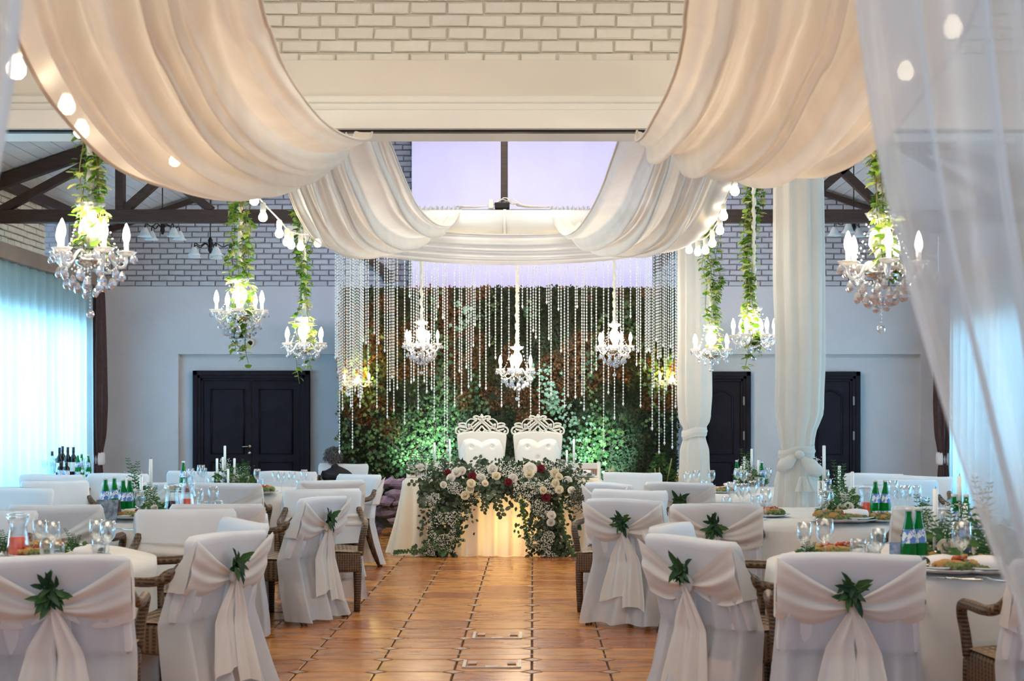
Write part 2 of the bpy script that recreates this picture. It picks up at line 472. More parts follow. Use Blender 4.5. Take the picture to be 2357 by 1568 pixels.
M['bottle_dk'] = glass('dark_glass', (0.02, 0.04, 0.02), 0.04, 0.6, 0.05, (0.01, 0.012, 0.015), mul=.4)
M['bottle_cl'] = glass('pale_glass', (0.72, 0.90, 0.96), 0.12, 0.15)
M['label'] = mat('paper_label', (0.78, 0.80, 0.86), (0.10, 0.22, 0.55), 0.6, scale=55, lo=.50, hi=.53)
M['label_w'] = mat('paper_label_white', (0.80, 0.78, 0.72), None, 0.6)
M['cap'] = mat('cap', (0.72, 0.72, 0.70), None, 0.35)
M['cap_dk'] = mat('foil', (0.03, 0.03, 0.05), None, 0.4)
M['orange'] = mat('orange_juice', (0.95, 0.10, 0.005), (0.90, 0.08, 0.004), 0.3, scale=4)
M['wine'] = mat('dark_juice', (0.035, 0.004, 0.008), None, 0.2)
M['redjuice'] = mat('red_juice', (0.35, 0.01, 0.02), None, 0.2)
M['china'] = mat('china', (0.82, 0.82, 0.82), None, 0.2)
M['napkin'] = mat('napkin', (0.80, 0.76, 0.76), None, 0.85)
M['metal_dk'] = mat('black_iron', (0.02, 0.018, 0.02), None, 0.5, 0.6)
M['frosted'] = mat('frosted_shade', (0.72, 0.78, 0.82), None, 0.4)
M['bluebox'] = mat('blue_card', (0.10, 0.18, 0.42), (0.35, 0.42, 0.60), 0.5, scale=40)
M['slate'] = mat('slate_board', (0.10, 0.10, 0.12), (0.28, 0.28, 0.30), 0.6, scale=30)
M['rock'] = mat('garden_rock', (0.30, 0.22, 0.22), (0.14, 0.10, 0.12), 0.8, scale=8, bump=.5)
M['slat'] = mat('brown_stripe', (0.30, 0.13, 0.08), None, 0.6)
M['hair'] = mat('grey_hair', (0.16, 0.16, 0.17), (0.07, 0.07, 0.08), 0.7, scale=40)
M['jacket'] = mat('black_jacket', (0.008, 0.008, 0.014), None, 0.8)
M['skin'] = mat('skin', (0.55, 0.33, 0.24), None, 0.5)
M['hinge'] = mat('dull_hinge', (0.25, 0.24, 0.23), None, 0.5, 0.5)
M['brass'] = mat('steel_plate', (0.52, 0.45, 0.36), (0.42, 0.36, 0.28), 0.35, 0.6, scale=10)
M['cable'] = mat('cable_white', (0.75, 0.72, 0.66), None, 0.5)
M['window_frame'] = mat('pvc_frame', (0.70, 0.72, 0.74), None, 0.4)
M['duct'] = mat('white_duct', (0.80, 0.78, 0.74), (0.76, 0.73, 0.69), 0.5, scale=3)
M['pane'] = glass('window_pane', (0.9, 0.96, 1.0), 0.05)
M['food_g'] = mat('salad', (0.04, 0.09, 0.015), (0.26, 0.24, 0.09), 0.7, scale=40)
M['food_r'] = mat('tomato', (0.45, 0.05, 0.015), None, 0.3)
M['food_y'] = mat('bread', (0.42, 0.26, 0.10), (0.45, 0.22, 0.06), 0.7, scale=25)
M['twig'] = mat('twig_nest', (0.09, 0.035, 0.015), (0.04, 0.02, 0.01), 0.9, scale=30)

def W(px, py, d):
    """a point seen at photo position (px, py) lying d metres in front of the lens"""
    s = FPX / d
    return Vector(((px - CX) / s, d, CAMZ + (CY - py) / s))
def onz(px, py, z):
    """a point seen at (px, py) lying at height z"""
    d = FPX * (CAMZ - z) / (py - CY)
    return Vector(((px - CX) * d / FPX, d, z))
# ------------------------------------------------------------------ the hall
XL, XR, YB, XA = -5.95, 5.6, 21.5, -0.32       # side walls, back wall, ridge line
ZW, ZC, PITCH = 4.06, 3.16, 0.34               # gabled hall wall height, cornice, roof pitch
YH = 9.3                                       # header wall between front hall and gabled hall

# floor: mortar bed + separate tiles
fl = MB(); fl.box((-0.17, 11.2, -0.055), (11.9, 22.4, 0.10))
floor = st(fl.build('floor', M['grout'], smooth=False), 'terracotta tiled floor')
TS = 0.4395; X0 = -0.0095
def tile_mesh(ts):
    h = ts / 2 - 0.005; c = 0.062; t = 0.012
    pts = [(-h + c, -h), (h - c, -h), (h, -h + c), (h, h - c), (h - c, h), (-h + c, h), (-h, h - c), (-h, -h + c)]
    b = 0.004
    m = MB()
    top = [(x * (1 - b / h), y * (1 - b / h), t) for x, y in pts]
    low = [(x, y, t - 0.004) for x, y in pts]; bot = [(x, y, 0) for x, y in pts]
    m.add(bot + low + top, [tuple(range(16, 24))] + [(i, (i + 1) % 8, 8 + (i + 1) % 8, 8 + i) for i in range(8)] + [(8 + i, 8 + (i + 1) % 8, 16 + (i + 1) % 8, 16 + i) for i in range(8)])
    return m
tm = tile_mesh(TS).mesh('tile', M['tile'], False)
rest = MB(); ins = MB()
Y0 = FPX * CAMZ / (1550.0 - CY)                # a cross joint seen at row 1550
cells = []
for i in range(-14, 14):
    for j in range(-20, 32):
        x = X0 + (i + .5) * TS; y = Y0 + (j + .5) * TS
        if XL < x - .1 and x + .1 < XR and y < YB:
            cells.append((x, y, i, j))
near = sorted([c for c in cells if c[1] > 8.0 and c[1] < 17.0 and abs(c[0] + .15) < 2.7], key=lambda c: (abs(c[0] + .1) > 1.75, c[1]))[:300]
nearset = {(c[2], c[3]) for c in near}
proto = tile_mesh(TS)
for x, y, i, j in cells:
    if (i, j) in nearset:
        o = bpy.data.objects.new('tile', tm); COL.objects.link(o); o.parent = floor
        o.location = (x, y, -0.004 + rng.uniform(0, .0012)); o.rotation_euler = (rng.uniform(-.0015, .0015), rng.uniform(-.0015, .0015), 0)
    elif y > 1.5:
        rest.add([(v[0] + x, v[1] + y, v[2] - 0.004) for v in proto.v], proto.f)
    if y > 1.5:
        a = 0.05; cx, cy = x - TS / 2, y - TS / 2
        ins.add([(cx - a, cy, .008), (cx, cy - a, .008), (cx + a, cy, .008), (cx, cy + a, .008), (cx - a, cy, 0), (cx, cy - a, 0), (cx + a, cy, 0), (cx, cy + a, 0)],
                [(0, 1, 2, 3), (4, 5, 1, 0), (5, 6, 2, 1), (6, 7, 3, 2), (7, 4, 0, 3)])
o = rest.build('outer_tiles', M['tile'], floor, False); o['kind'] = 'stuff'
o = ins.build('corner_insets', M['inset'], floor, False); o['kind'] = 'stuff'

# bricks
def brick_mesh(L, H, D, name, m):
    b = MB(); l, h = L / 2, H / 2; r = 0.007; e = 0.004
    ring0 = [(-l, 0, -h), (l, 0, -h), (l, 0, h), (-l, 0, h)]
    ring1 = [(-l, -D + r, -h), (l, -D + r, -h), (l, -D + r, h), (-l, -D + r, h)]
    ring2 = [(-l + r, -D, -h + r), (l - r, -D, -h + r), (l - r, -D, h - r), (-l + r, -D, h - r)]
    b.add(ring0 + ring1 + ring2, [(0, 1, 5, 4), (1, 2, 6, 5), (2, 3, 7, 6), (3, 0, 4, 7), (4, 5, 9, 8), (5, 6, 10, 9), (6, 7, 11, 10), (7, 4, 8, 11), (8, 9, 10, 11)])
    return b
def brick_run(parent, m, rows, L, H, J, D, place, want, name='brick'):
    """rows: list of (k, x0, x1); place(x,z)->(loc, rotz); want(x,z)-> priority or None"""
    pb = brick_mesh(L - J, H - J, D, name, m)
    variants = []
    for k in range(5):
        mb = MB(); rr = random.Random(k)
        mb.add([(x + (rr.uniform(-.004, .004)), y + (rr.uniform(-.003, .003) if y < -0.001 else 0), z + rr.uniform(-.003, .003)) for x, y, z in pb.v], pb.f)
        variants.append(mb)
    vm = [v.mesh('brick', m, False) for v in variants]
    allb = []
    for (k, x0, x1, z) in rows:
        x = x0 - (L / 2 if k % 2 else 0) + rng.uniform(-.01, .01)
        while x < x1:
            a, b = max(x, x0), min(x + L, x1)
            if b - a > 0.05: allb.append(((a + b) / 2, z, (b - a) / L))
            x += L
    allb.sort(key=lambda t: want(t[0], t[1]))
    rest = MB()
    for n, (x, z, fr) in enumerate(allb):
        loc, rz = place(x, z)
        if n < 300 and want(x, z) < 100:
            o = bpy.data.objects.new(name, vm[n % 5]); COL.objects.link(o); o.parent = parent
            o.location = loc; o.rotation_euler = (0, 0, rz); o.scale = (fr, 1, 1)
        else:
            c, s_ = math.cos(rz), math.sin(rz); v = variants[n % 5]
            rest.add([(loc[0] + (p[0] * fr) * c - p[1] * s_, loc[1] + (p[0] * fr) * s_ + p[1] * c, loc[2] + p[2]) for p in v.v], v.f)
    if rest.v:
        o = rest.build('far_bricks', m, parent, False); o['kind'] = 'stuff'

# header wall over the opening: bricks above, plain beam below
hd = struct('wall_front', 'painted brick header above a plain beam')
b = MB(); b.box((-0.17, YH + .133, 4.4), (11.9, 0.22, 2.2)); b.build('backing', M['mortar'], hd, False)
rows = []
ztop = CAMZ + (CY - 139) * YH / FPX
for k in range(12):
    rows.append((k, -6.05, 5.75, ztop + 0.0385 + (k - .38) * 0.0767))
brick_run(hd, M['brick_warm'], rows, 0.2215, 0.0767, 0.011, 0.045, lambda x, z: ((x, YH + .05, z), 0.0),
          lambda x, z: (0 if z < 4.05 else 100) + abs(x + .1))
b = MB(); b.box((-0.17, YH + .15, (ztop + 3.36) / 2), (11.9, .32, ztop - 3.36)); b.build('beam_face', M['header'], hd, False, bevel=.004)
tr = struct('trim_1', 'white stepped trim along the bottom of the beam')
b = MB(); b.box((-0.17, YH + .135, 3.335), (11.9, .37, 0.05)); b.box((-0.17, YH + .125, 3.285), (11.9, .39, 0.05), ); b.build('moulding', M['trimwhite'], tr, False, bevel=.012)
b = MB(); b.box((-0.17, YH + .11, 3.205), (11.9, .44, 0.11)); b.build('fascia', M['trimwhite'], tr, False, bevel=.003)
b = MB(); b.box((-0.17, YH - .03, 3.145), (11.9, .06, 0.012)); b.build('shade_strip', M['metal_dk'], tr, False)  # black strip standing in for the shade under the fascia

# back wall
wb = struct('wall_back', 'grey-blue back wall, plaster below and painted brick above')
ZB = 3.24
b = MB()
b.box((-0.17, YB + .2, 1.62), (11.9, .2, 3.24))
b.box((-0.17, YB + .05, 2.77), (11.9, .13, 0.94))            # band proud of the wall
b.box((-5.46, YB + .05, 1.15), (1.09, .12, 2.30))            # pier at the left
b.box((5.52, YB + .05, 1.15), (.32, .12, 2.30))
b.build('plaster_face', M['plaster'], wb, False)
g = MB()
apz = ZW + (XA - XL) * PITCH
g.add([(XL, YB + .02, ZB), (XR, YB + .02, ZB), (XR, YB + .02, ZW), (XA, YB + .02, apz), (XL, YB + .02, ZW)], [(0, 1, 2, 3, 4)])
g.build('mortar_face', M['mortar_grey'], wb, False)
rows = []
z = ZB + .0375; k = 0
while z < apz - .05:
    hi = z + .04
    x0 = XL if hi < ZW else XL + (hi - ZW) / PITCH
    x1 = XR if hi < ZW else XR - (hi - ZW) / PITCH
    rows.append((k, x0, x1, z)); z += .0755; k += 1
brick_run(wb, M['brick_grey'], rows, 0.222, 0.0755, 0.014, 0.03, lambda x, z: ((x, YB + .02, z), 0.0),
          lambda x, z: (0 if (-5.4 < x < -1.9 and z < 4.4) else (3 if (1.7 < x < 5 and z < 4.3) else 100)) + (z - ZB) * .3 + abs(x) * .01)

# side walls: plaster to the cornice, brick to the eaves
def side_wall(name, X, sgn, label):
    w = struct(name, label)
    b = MB()
    for (y0, y1, z0, z1) in ((1.0, 8.2, 0, ZC), (20.3, YB + .1, 0, ZC), (8.2, 20.3, 0, .30), (8.2, 20.3, 2.62, ZC)):
        b.box((X + sgn * .1, (y0 + y1) / 2, (z0 + z1) / 2), (.2, y1 - y0, z1 - z0))
    b.build('plaster_face', M['plaster'], w, False)
    b = MB()
    b.box((X + sgn * .12, 13.4, 3.22), (.16, 16.4, .12)); b.box((X + sgn * .12, 12.1, 3.69), (.16, 13.8, .82)); b.box((X + sgn * .12, 20.85, 3.69), (.16, 1.5, .82))
    b.build('mortar_face', M['mortar_grey'], w, False)
    rows = []
    z = ZC + .04; k = 0
    while z < ZW:
        rows.append((k, YH + .4, 18.95 if z > 3.26 else YB, z)); 
        if z > 3.26: rows.append((k, 20.15, YB, z))
        z += .0755; k += 1
    brick_run(w, M['brick_warm'] if sgn < 0 else M['brick_grey'], rows, 0.222, 0.0755, 0.012, 0.03,
              lambda x, z: ((X + sgn * .03, x, z), -sgn * PI / 2), lambda x, z: (0 if x > 16.8 else 100) + abs(x - 18))
    return w
wl = side_wall('wall_left', XL, -1, 'left wall, plaster below and whitewashed brick above')
wr = side_wall('wall_right', XR, 1, 'right wall, plaster below and painted brick above')
b = MB(); b.box((XL - .12, 5.5, 4.3), (.16, 8, 2.4)); b.build('upper_face', M['header'], wl, False)
b = MB(); b.box((XR + .12, 5.5, 4.3), (.16, 8, 2.4)); b.build('upper_face', M['header'], wr, False)

# ceilings
def plank_slope(xe, ze, xr, zr, y0, y1):
    m = MB(); n = 40; L = Vector((xr - xe, 0, zr - ze)); Ln = L.length; d = L.normalized(); up = Vector((-d.z, 0, d.x))
    if up.z < 0: up = -up
    w = Ln / n
    for i in range(n):
        a = Vector((xe, 0, ze)) + d * (i * w + .0035); c = Vector((xe, 0, ze)) + d * ((i + 1) * w - .0035)
        vs = []
        for y in (y0, y1):
            for p, o in ((a, 0), (c, 0), (c, .02), (a, .02)):
                q = p + up * o; vs.append((q.x, y, q.z))
        m.add(vs, [(0, 1, 5, 4), (1, 2, 6, 5), (3, 0, 4, 7), (0, 3, 2, 1), (4, 5, 6, 7)])
    q = [(xe, y0, ze + .02), (xr, y0, zr + .02), (xr, y1, zr + .02), (xe, y1, ze + .02)]
    m.add(q, [(0, 1, 2, 3)])
    return m
ce = struct('ceiling', 'pitched ceiling of narrow pale boards')
o = plank_slope(XL, ZW, XA, apz, YH + .3, YB + .1).build('board_slope', M['ceilingboard'], ce, False); o['kind'] = 'stuff'
o = plank_slope(XR, ZW, XA, apz, YH + .3, YB + .1).build('board_slope', M['ceilingboard'], ce, False); o['kind'] = 'stuff'
b = MB(); b.box((-0.17, 5.2, 5.0), (11.9, 8.4, .08)); b.build('front_ceiling', M['header'], ce, False)
for X, s_ in ((XL, 1), (XR, -1)):
    b = MB(); b.box((X + s_ * .05, 15.5, ZW - .02), (.10, 12, .12)); b.build('wall_plate', M['darkwood'], wl if s_ > 0 else wr, False)

# timber trusses
def truss(y, label, main=True):
    t = thing('roof_truss', label, 'roof truss', (0, y, 3.56))
    def seg(nm, a, b_, w=.12, h=.14):
        m = MB(); m.beam((a[0], 0, a[1] - 3.56), (b_[0], 0, b_[1] - 3.56), w, h, (0, 0, 1)); m.build(nm, M['darkwood'], t, False, bevel=.006)
    zc = 3.63
    if not main:
        zz = lambda x: ZW - .1 + (x - XL) * PITCH if x < XA else ZW - .1 + (XR - x) * PITCH
        seg('rafter', (XL, zz(XL)), (XA, zz(XA)), .08, .07); seg('rafter', (XR, zz(XR)), (XA, zz(XA)), .08, .07)
        return t
    seg('bottom_chord', (XL, zc), (XR, zc), .14, .14)
    zz = lambda x: ZW - .1 + (x - XL) * PITCH if x < XA else ZW - .1 + (XR - x) * PITCH
    seg('rafter', (XL, zz(XL)), (XA, zz(XA))); seg('rafter', (XR, zz(XR)), (XA, zz(XA)))
    m = MB(); m.beam((XA, 0, 3.70 - 3.56), (XA, 0, zz(XA) - 3.56), .075, .12, (0, 1, 0)); m.build('king_post', M['darkwood'], t, False, bevel=.005)
    for sgn in (-1, 1):
        c = XA; q = lambda x: c + sgn * x
        m = MB(); m.beam((q(4.2), 0, .1), (q(4.2), 0, zz(q(4.2)) - 3.56), .09, .12, (0, 1, 0)); m.build('queen_post', M['darkwood'], t, False, bevel=.005)
        seg('strut', (q(5.5), 3.70), (q(4.2), zz(q(4.2)) - .05), .1, .09)
        seg('strut', (q(4.15), 3.70), (q(2.75), zz(q(2.75))), .1, .09)
        seg('strut', (q(3.2), 3.70), (q(4.1), zz(q(4.1)) - .1), .1, .09)
    return t
truss(17.0, 'dark timber roof truss across the hall above the bead curtain')
truss(21.35, 'pair of thin dark rafters against the brick gable', False)
kb = MB()
for sgn in (-1, 1):
    t = thing('knee_brace', 'dark timber brace beside the screen, %s of the bead curtain' % ('left' if sgn < 0 else 'right'), 'brace', (0, 0, 0))
    px = [(824, 574), (896, 634)] if sgn < 0 else [(1545, 574), (1492, 634)]
    m = MB(); m.beam(W(*px[0], 21.43), W(*px[1], 21.43), .12, .14, (0, 1, 0)); m.build('brace_arm', M['darkwood'], t, False)
    a = W(px[1][0], 634, 21.43); m = MB(); m.box(a + Vector((0, 0, -.02)), (.12, .12, .16)); m.build('brace_foot', M['darkwood'], t, False)

# projection screen on the gable
t = thing('projection_screen', 'large pale lilac screen hanging on the back gable', 'screen', (0, 21.0, 2.8))
p0 = W(948, 660, 21.0); p1 = W(1502, 300, 21.0)
m = MB(); m.box(((p0.x + p1.x) / 2, 0, (p0.z - .2 + p1.z) / 2 - 2.8), (p1.x - p0.x, .02, p1.z - p0.z + .2)); m.build('screen_cloth', M['screen'], t, False)
m = MB(); m.box(((p0.x + p1.x) / 2, 0, p1.z - 2.8 + .05), (p1.x - p0.x + .1, .09, .1)); m.build('screen_housing', M['duct'], t, False, bevel=.02)

# white duct roll below the truss
t = thing('white_duct', 'white round duct lying along the front of the truss chord', 'duct', (0, 16.7, W(0, 511, 16.7).z))
m = MB(); a = W(925, 511, 16.7); c = W(1162, 511, 16.7); e = W(1405, 511, 16.7)
m.tube([(a.x, 0, 0), (c.x - .01, 0, 0)], .13, 24); m.build('duct_section', M['duct'], t)
m = MB(); m.tube([(c.x + .01, 0, 0), (e.x, 0, 0)], .13, 24); m.build('duct_section', M['duct'], t)
m = MB(); m.tube([(c.x - .015, 0, 0), (c.x + .015, 0, 0)], .137, 24); m.build('duct_collar', M['duct'], t)
# cable bundle with a small projector on the chord
t = thing('cable_bundle', 'tangle of cables and small box on the truss chord at the king post', 'cables', W(1160, 482, 16.85))
m = MB(); m.box((-.02, 0, .035), (.16, .12, .07)); m.build('junction_box', M['metal_dk'], t, False, bevel=.01)
m = MB(); m.box((-.14, -.02, .05), (.06, .08, .10)); m.build('adapter', M['cable'], t, False, bevel=.01)
for k in range(5):
    m = MB(); pts = []
    for i in range(22):
        u = i / 21
        pts.append((-.5 + 1.0 * u + .02 * math.sin(k * 2 + u * 14), .03 * math.cos(k + u * 9), .02 + .07 * math.exp(-((u - .52) * 7) ** 2) * (1 + .4 * math.sin(k * 3 + u * 30)) + .004 * k))
    m.tube(pts, .006, 5); m.build('cable', M['cable'], t)

# doors
def panel_door(m_frame, leafs, name, label, xc, w, ztop, yy, arched=False, handle_x=None):
    d = struct(name, label)
    # casing: three stepped layers
    cw = .14
    for k, (o_, dy, th) in enumerate(((0, 0.0, .05), (.035, -.022, .05), (.075, -.04, .045))):
        m = MB(); a = cw - o_
        for sx in (-1, 1): m.box((xc + sx * (w / 2 - a / 2), yy + dy, (ztop) / 2), (a, th, ztop))
        m.box((xc, yy + dy, ztop - a / 2), (w - .002, th, a)) 
        m.build('casing', M['doorwood'], d, False, bevel=.006)
    iw = w - 2 * cw; n = leafs
    for i in range(n):
        lw = iw / n; lx = xc - iw / 2 + lw * (i + .5)
        leaf = MB(); leaf.box((lx, yy + .02, (ztop - cw) / 2), (lw - .008, .045, ztop - cw)); lo = leaf.build('door_leaf', M['doorwood'], d, False, bevel=.003)
        for (z0, z1, arch) in ((.14, .80, False), (.92, ztop - cw - .12, arched)):
            m = MB(); x0, x1 = lx - lw / 2 + .11, lx + lw / 2 - .11
            pts = [(x0, z0), (x1, z0), (x1, z1)]
            if arch:
                pts = [(x0, z0), (x1, z0), (x1, z1 - .09)] + [(x0 + (x1 - x0) * (1 - u / 10), z1 - .09 + .09 * math.sin(PI * u / 10)) for u in range(1, 10)] + [(x0, z1 - .09)]
            else: pts.append((x0, z1))
            m.tube([(p[0], yy - .006, p[1]) for p in pts], .018, 6, closed=True); m.build('panel_moulding', M['doorwood'], lo)
            m = MB(); m.add([(p[0], yy - .008, p[1]) for p in pts], [tuple(range(len(pts)))]); m.build('door_panel', M['doorwood'], lo, False)
    if handle_x is not None:
        m = MB(); m.tube([(handle_x, yy - .005, 1.02), (handle_x, yy - .05, 1.02), (handle_x - .10, yy - .055, 1.02)], .009, 8)
        m.tube([(handle_x, yy - .0, 1.02), (handle_x, yy - .02, 1.02)], .025, 14); m.build('door_handle', M['silver'], d)
        m = MB(); m.tube([(handle_x, yy - .0, .93), (handle_x, yy - .02, .93)], .024, 14); m.build('lock_plate', M['silver'], d)
    return d
dl = YB + .02
a = W(441, 853, 21.45); c = W(711, 853, 21.45)
panel_door(None, 2, 'door_1', 'dark panelled double door in the back wall on the left', (a.x + c.x) / 2, c.x - a.x, a.z, YB + .07, False, W(571, 0, 21.45).x)
a = W(1590, 855, 21.45); c = W(1730, 855, 21.45)
panel_door(None, 1, 'door_2', 'dark arched-panel door seen between the two white drape columns', (a.x + c.x) / 2, c.x - a.x, a.z, YB + .07, True)
a = W(1845, 855, 21.45); c = W(1983, 855, 21.45)
panel_door(None, 1, 'door_3', 'dark arched-panel door right of the tied drape column', (a.x + c.x) / 2, c.x - a.x, a.z, YB + .07, True)
for nm, px in (('door_2', 1712), ('door_3', 1965)):
    for py in (923, 1003):
        m = MB(); q = W(px, py, 21.4); m.box(q, (.02, .03, .12)); m.build('hinge', M['hinge'], bpy.data.objects[nm], False)

# side windows with frames and panes
def window(name, X, sgn, y0, y1, z0, z1, nb, label, rev=.08):
    w = struct(name, label)
    m = MB(); f = .06
    m.box((X, (y0 + y1) / 2, z0), (.07, y1 - y0, f)); m.box((X, (y0 + y1) / 2, z1), (.07, y1 - y0, f))
    for i in range(nb + 1):
        y = y0 + (y1 - y0) * i / nb; m.box((X, y, (z0 + z1) / 2), (.07, f, z1 - z0))
    m.build('window_frame', M['window_frame'], w, False, bevel=.005)
    for i in range(nb):
        ya, yb = y0 + (y1 - y0) * i / nb + .03, y0 + (y1 - y0) * (i + 1) / nb - .03
        m = MB(); m.box((X, (ya + yb) / 2, (z0 + z1) / 2), (.006, yb - ya, z1 - z0 - f)); m.build('pane', M['pane'], w, False)
    return w
window('window_1', XL - .12, -1, 8.2, 20.3, .30, 2.62, 8, 'long left window behind the white voile')
window('window_2', XR + .12, 1, 8.2, 20.3, .30, 2.62, 8, 'long right window behind the white voile')
window('window_3', XL - .10, -1, 19.0, 20.1, 3.34, 4.02, 1, 'small high window in the left brick wall')
window('window_4', XR + .10, 1, 19.0, 20.1, 3.34, 4.02, 1, 'small high window in the right brick wall')

# valance boxes over the curtains
for X, s_, nm in ((XL, 1, 'trim_2'), (XR, -1, 'trim_3')):
    m = MB(); m.box((X + s_ * .12, 14.6, 3.235), (.24, 12.8, .17)); st(m.build(nm, M['valance'], None, False, bevel=.005), 'taupe curtain box along the side wall')
# taupe skirting strip
for i, (x0, x1) in enumerate(((XL, -4.9), (-2.95, -2.7))):
    m = MB(); m.box(((x0 + x1) / 2, YB - .02, .05), (x1 - x0, .02, .1)); st(m.build('baseboard_back', M['doorwood'], None, False))

# curtains along the side windows
def pleated(name, X, y0, y1, z0, z1, amp, waves, material, parent=None, taper=None, nv=10):
    n = int(waves * 8)
    rr = random.Random(int(abs(X) * 100 + y0 * 10)); ph = [rr.uniform(0, 6) for _ in range(4)]
    def fn(u, v):
        y = y0 + (y1 - y0) * u; z = z1 + (z0 - z1) * v
        a = u * waves * 2 * PI
        x = X + amp * (math.sin(a + .8 * math.sin(u * 9 + ph[0])) * .7 + .4 * math.sin(a * .47 + ph[1])) * (1 + .35 * v)
        if taper:
            k = taper(v); ym = taper.yc; y = ym + (y - ym) * k
        return Vector((x, y, z))
    m = MB(); m.grid(fn, n, nv)
    return m.build(name, material, parent)
for k, (X, nm) in enumerate(((XL + .13, 'left'), (XR - .13, 'right'))):
    segs = [(8.6, 12.6), (12.6, 16.6), (16.6, 20.35)]
    names = ['nearest', 'middle', 'farthest']
    for (y0, y1), q in zip(segs, names):
        o = pleated('voile_curtain', X, y0, y1, .03, 3.15, .045, (y1 - y0) * 6.5, M['window_sheer'])
        tag(o, 'sheer white voile curtain on the %s wall, %s stretch from the camera' % (nm, q), 'curtain', 'voile curtains along the windows')
def brown(X, yc, lab, s_):
    t = thing('brown_curtain', lab, 'curtain', (X, yc, 0), 0, 'dark brown side curtains')
    prof = [(3.15, .30), (2.9, .34), (2.2, .40), (1.6, .44), (1.2, .38), (1.0, .26), (.87, .17), (.75, .22), (.5, .28), (.03, .32)]
    def wid(z):
        for (za, wa), (zb, wb_) in zip(prof, prof[1:]):
            if za >= z >= zb: return wa + (wb_ - wa) * (za - z) / (za - zb)
        return .3
    def fn(u, v):
        z = 3.13 * (1 - v) + .02; w = wid(z)
        a = u * 2 * PI
        r = 1 + .14 * math.sin(a * 9)
        return Vector((s_ * (.10 + math.cos(a) * .10 * r * (w / .4)), math.sin(a) * w / 2 * r * 1.05 + s_ * 0, z))
    m = MB(); m.grid(fn, 72, 34, True); m.build('curtain_cloth', M['brown_curtain'], t)
    m = MB(); m.lathe([(.088, .79), (.096, .82), (.094, .93), (.086, .96)], (s_ * .10, 0, 0), 24); o = m.build('tieback', M['napkin'], t); o['label'] = 'pale fabric tieback'
brown(XL + .03, 20.75, 'dark brown gathered curtain with pale tieback in the left back corner', 1)
brown(XR - .03, 20.75, 'dark brown gathered curtain with pale tieback in the right back corner', -1)

# floor outlet covers in the aisle
for (xa, xb, ya, yb, lab) in ((1067, 1195, 1538, 1521, 'nearer recessed floor outlet cover with metal edges in the aisle'), (1090, 1198, 1471, 1456, 'farther recessed floor outlet cover with metal edges in the aisle')):
    A = onz((xa), ya, 0.01); B = onz(xb, ya, .01); C = onz(xa, yb, .01)
    w = B.x - A.x; dpt = C.y - A.y
    t = thing('floor_outlet', lab, 'floor outlet', ((A.x + B.x) / 2, A.y + dpt / 2, .0085), 0, 'floor outlets')
    m = MB()
    m.box((0, -dpt / 2, .004), (w, .014, .008)); m.build('front_edge', M['brass'], t, False)
    m = MB(); m.box((-w / 2, 0, .004), (.02, dpt, .008)); m.build('side_edge', M['brass'], t, False)
    m = MB(); m.box((w / 2, 0, .004), (.02, dpt, .008)); m.build('side_edge', M['brass'], t, False)
    m = MB(); m.box((0, -dpt / 2 + .02, .005), (.07, .03, .008)); m.build('catch', M['brass'], t, False)
    for s_ in (-1, 1):
        m = MB(); m.box((s_ * (w / 2 - .045), dpt * .12, .004), (.05, .09, .006)); m.build('cable_flap', M['inset'], t, False)
m = MB(); a = onz(590, 1507, .0085); c = onz(1500, 1507, .0085); m.box((-.1, a.y, .0085), (7.5, .008, .003)); tag(m.build('expansion_strip', M['brass'], None, False), 'thin metal strip crossing the tiled aisle', 'floor strip')
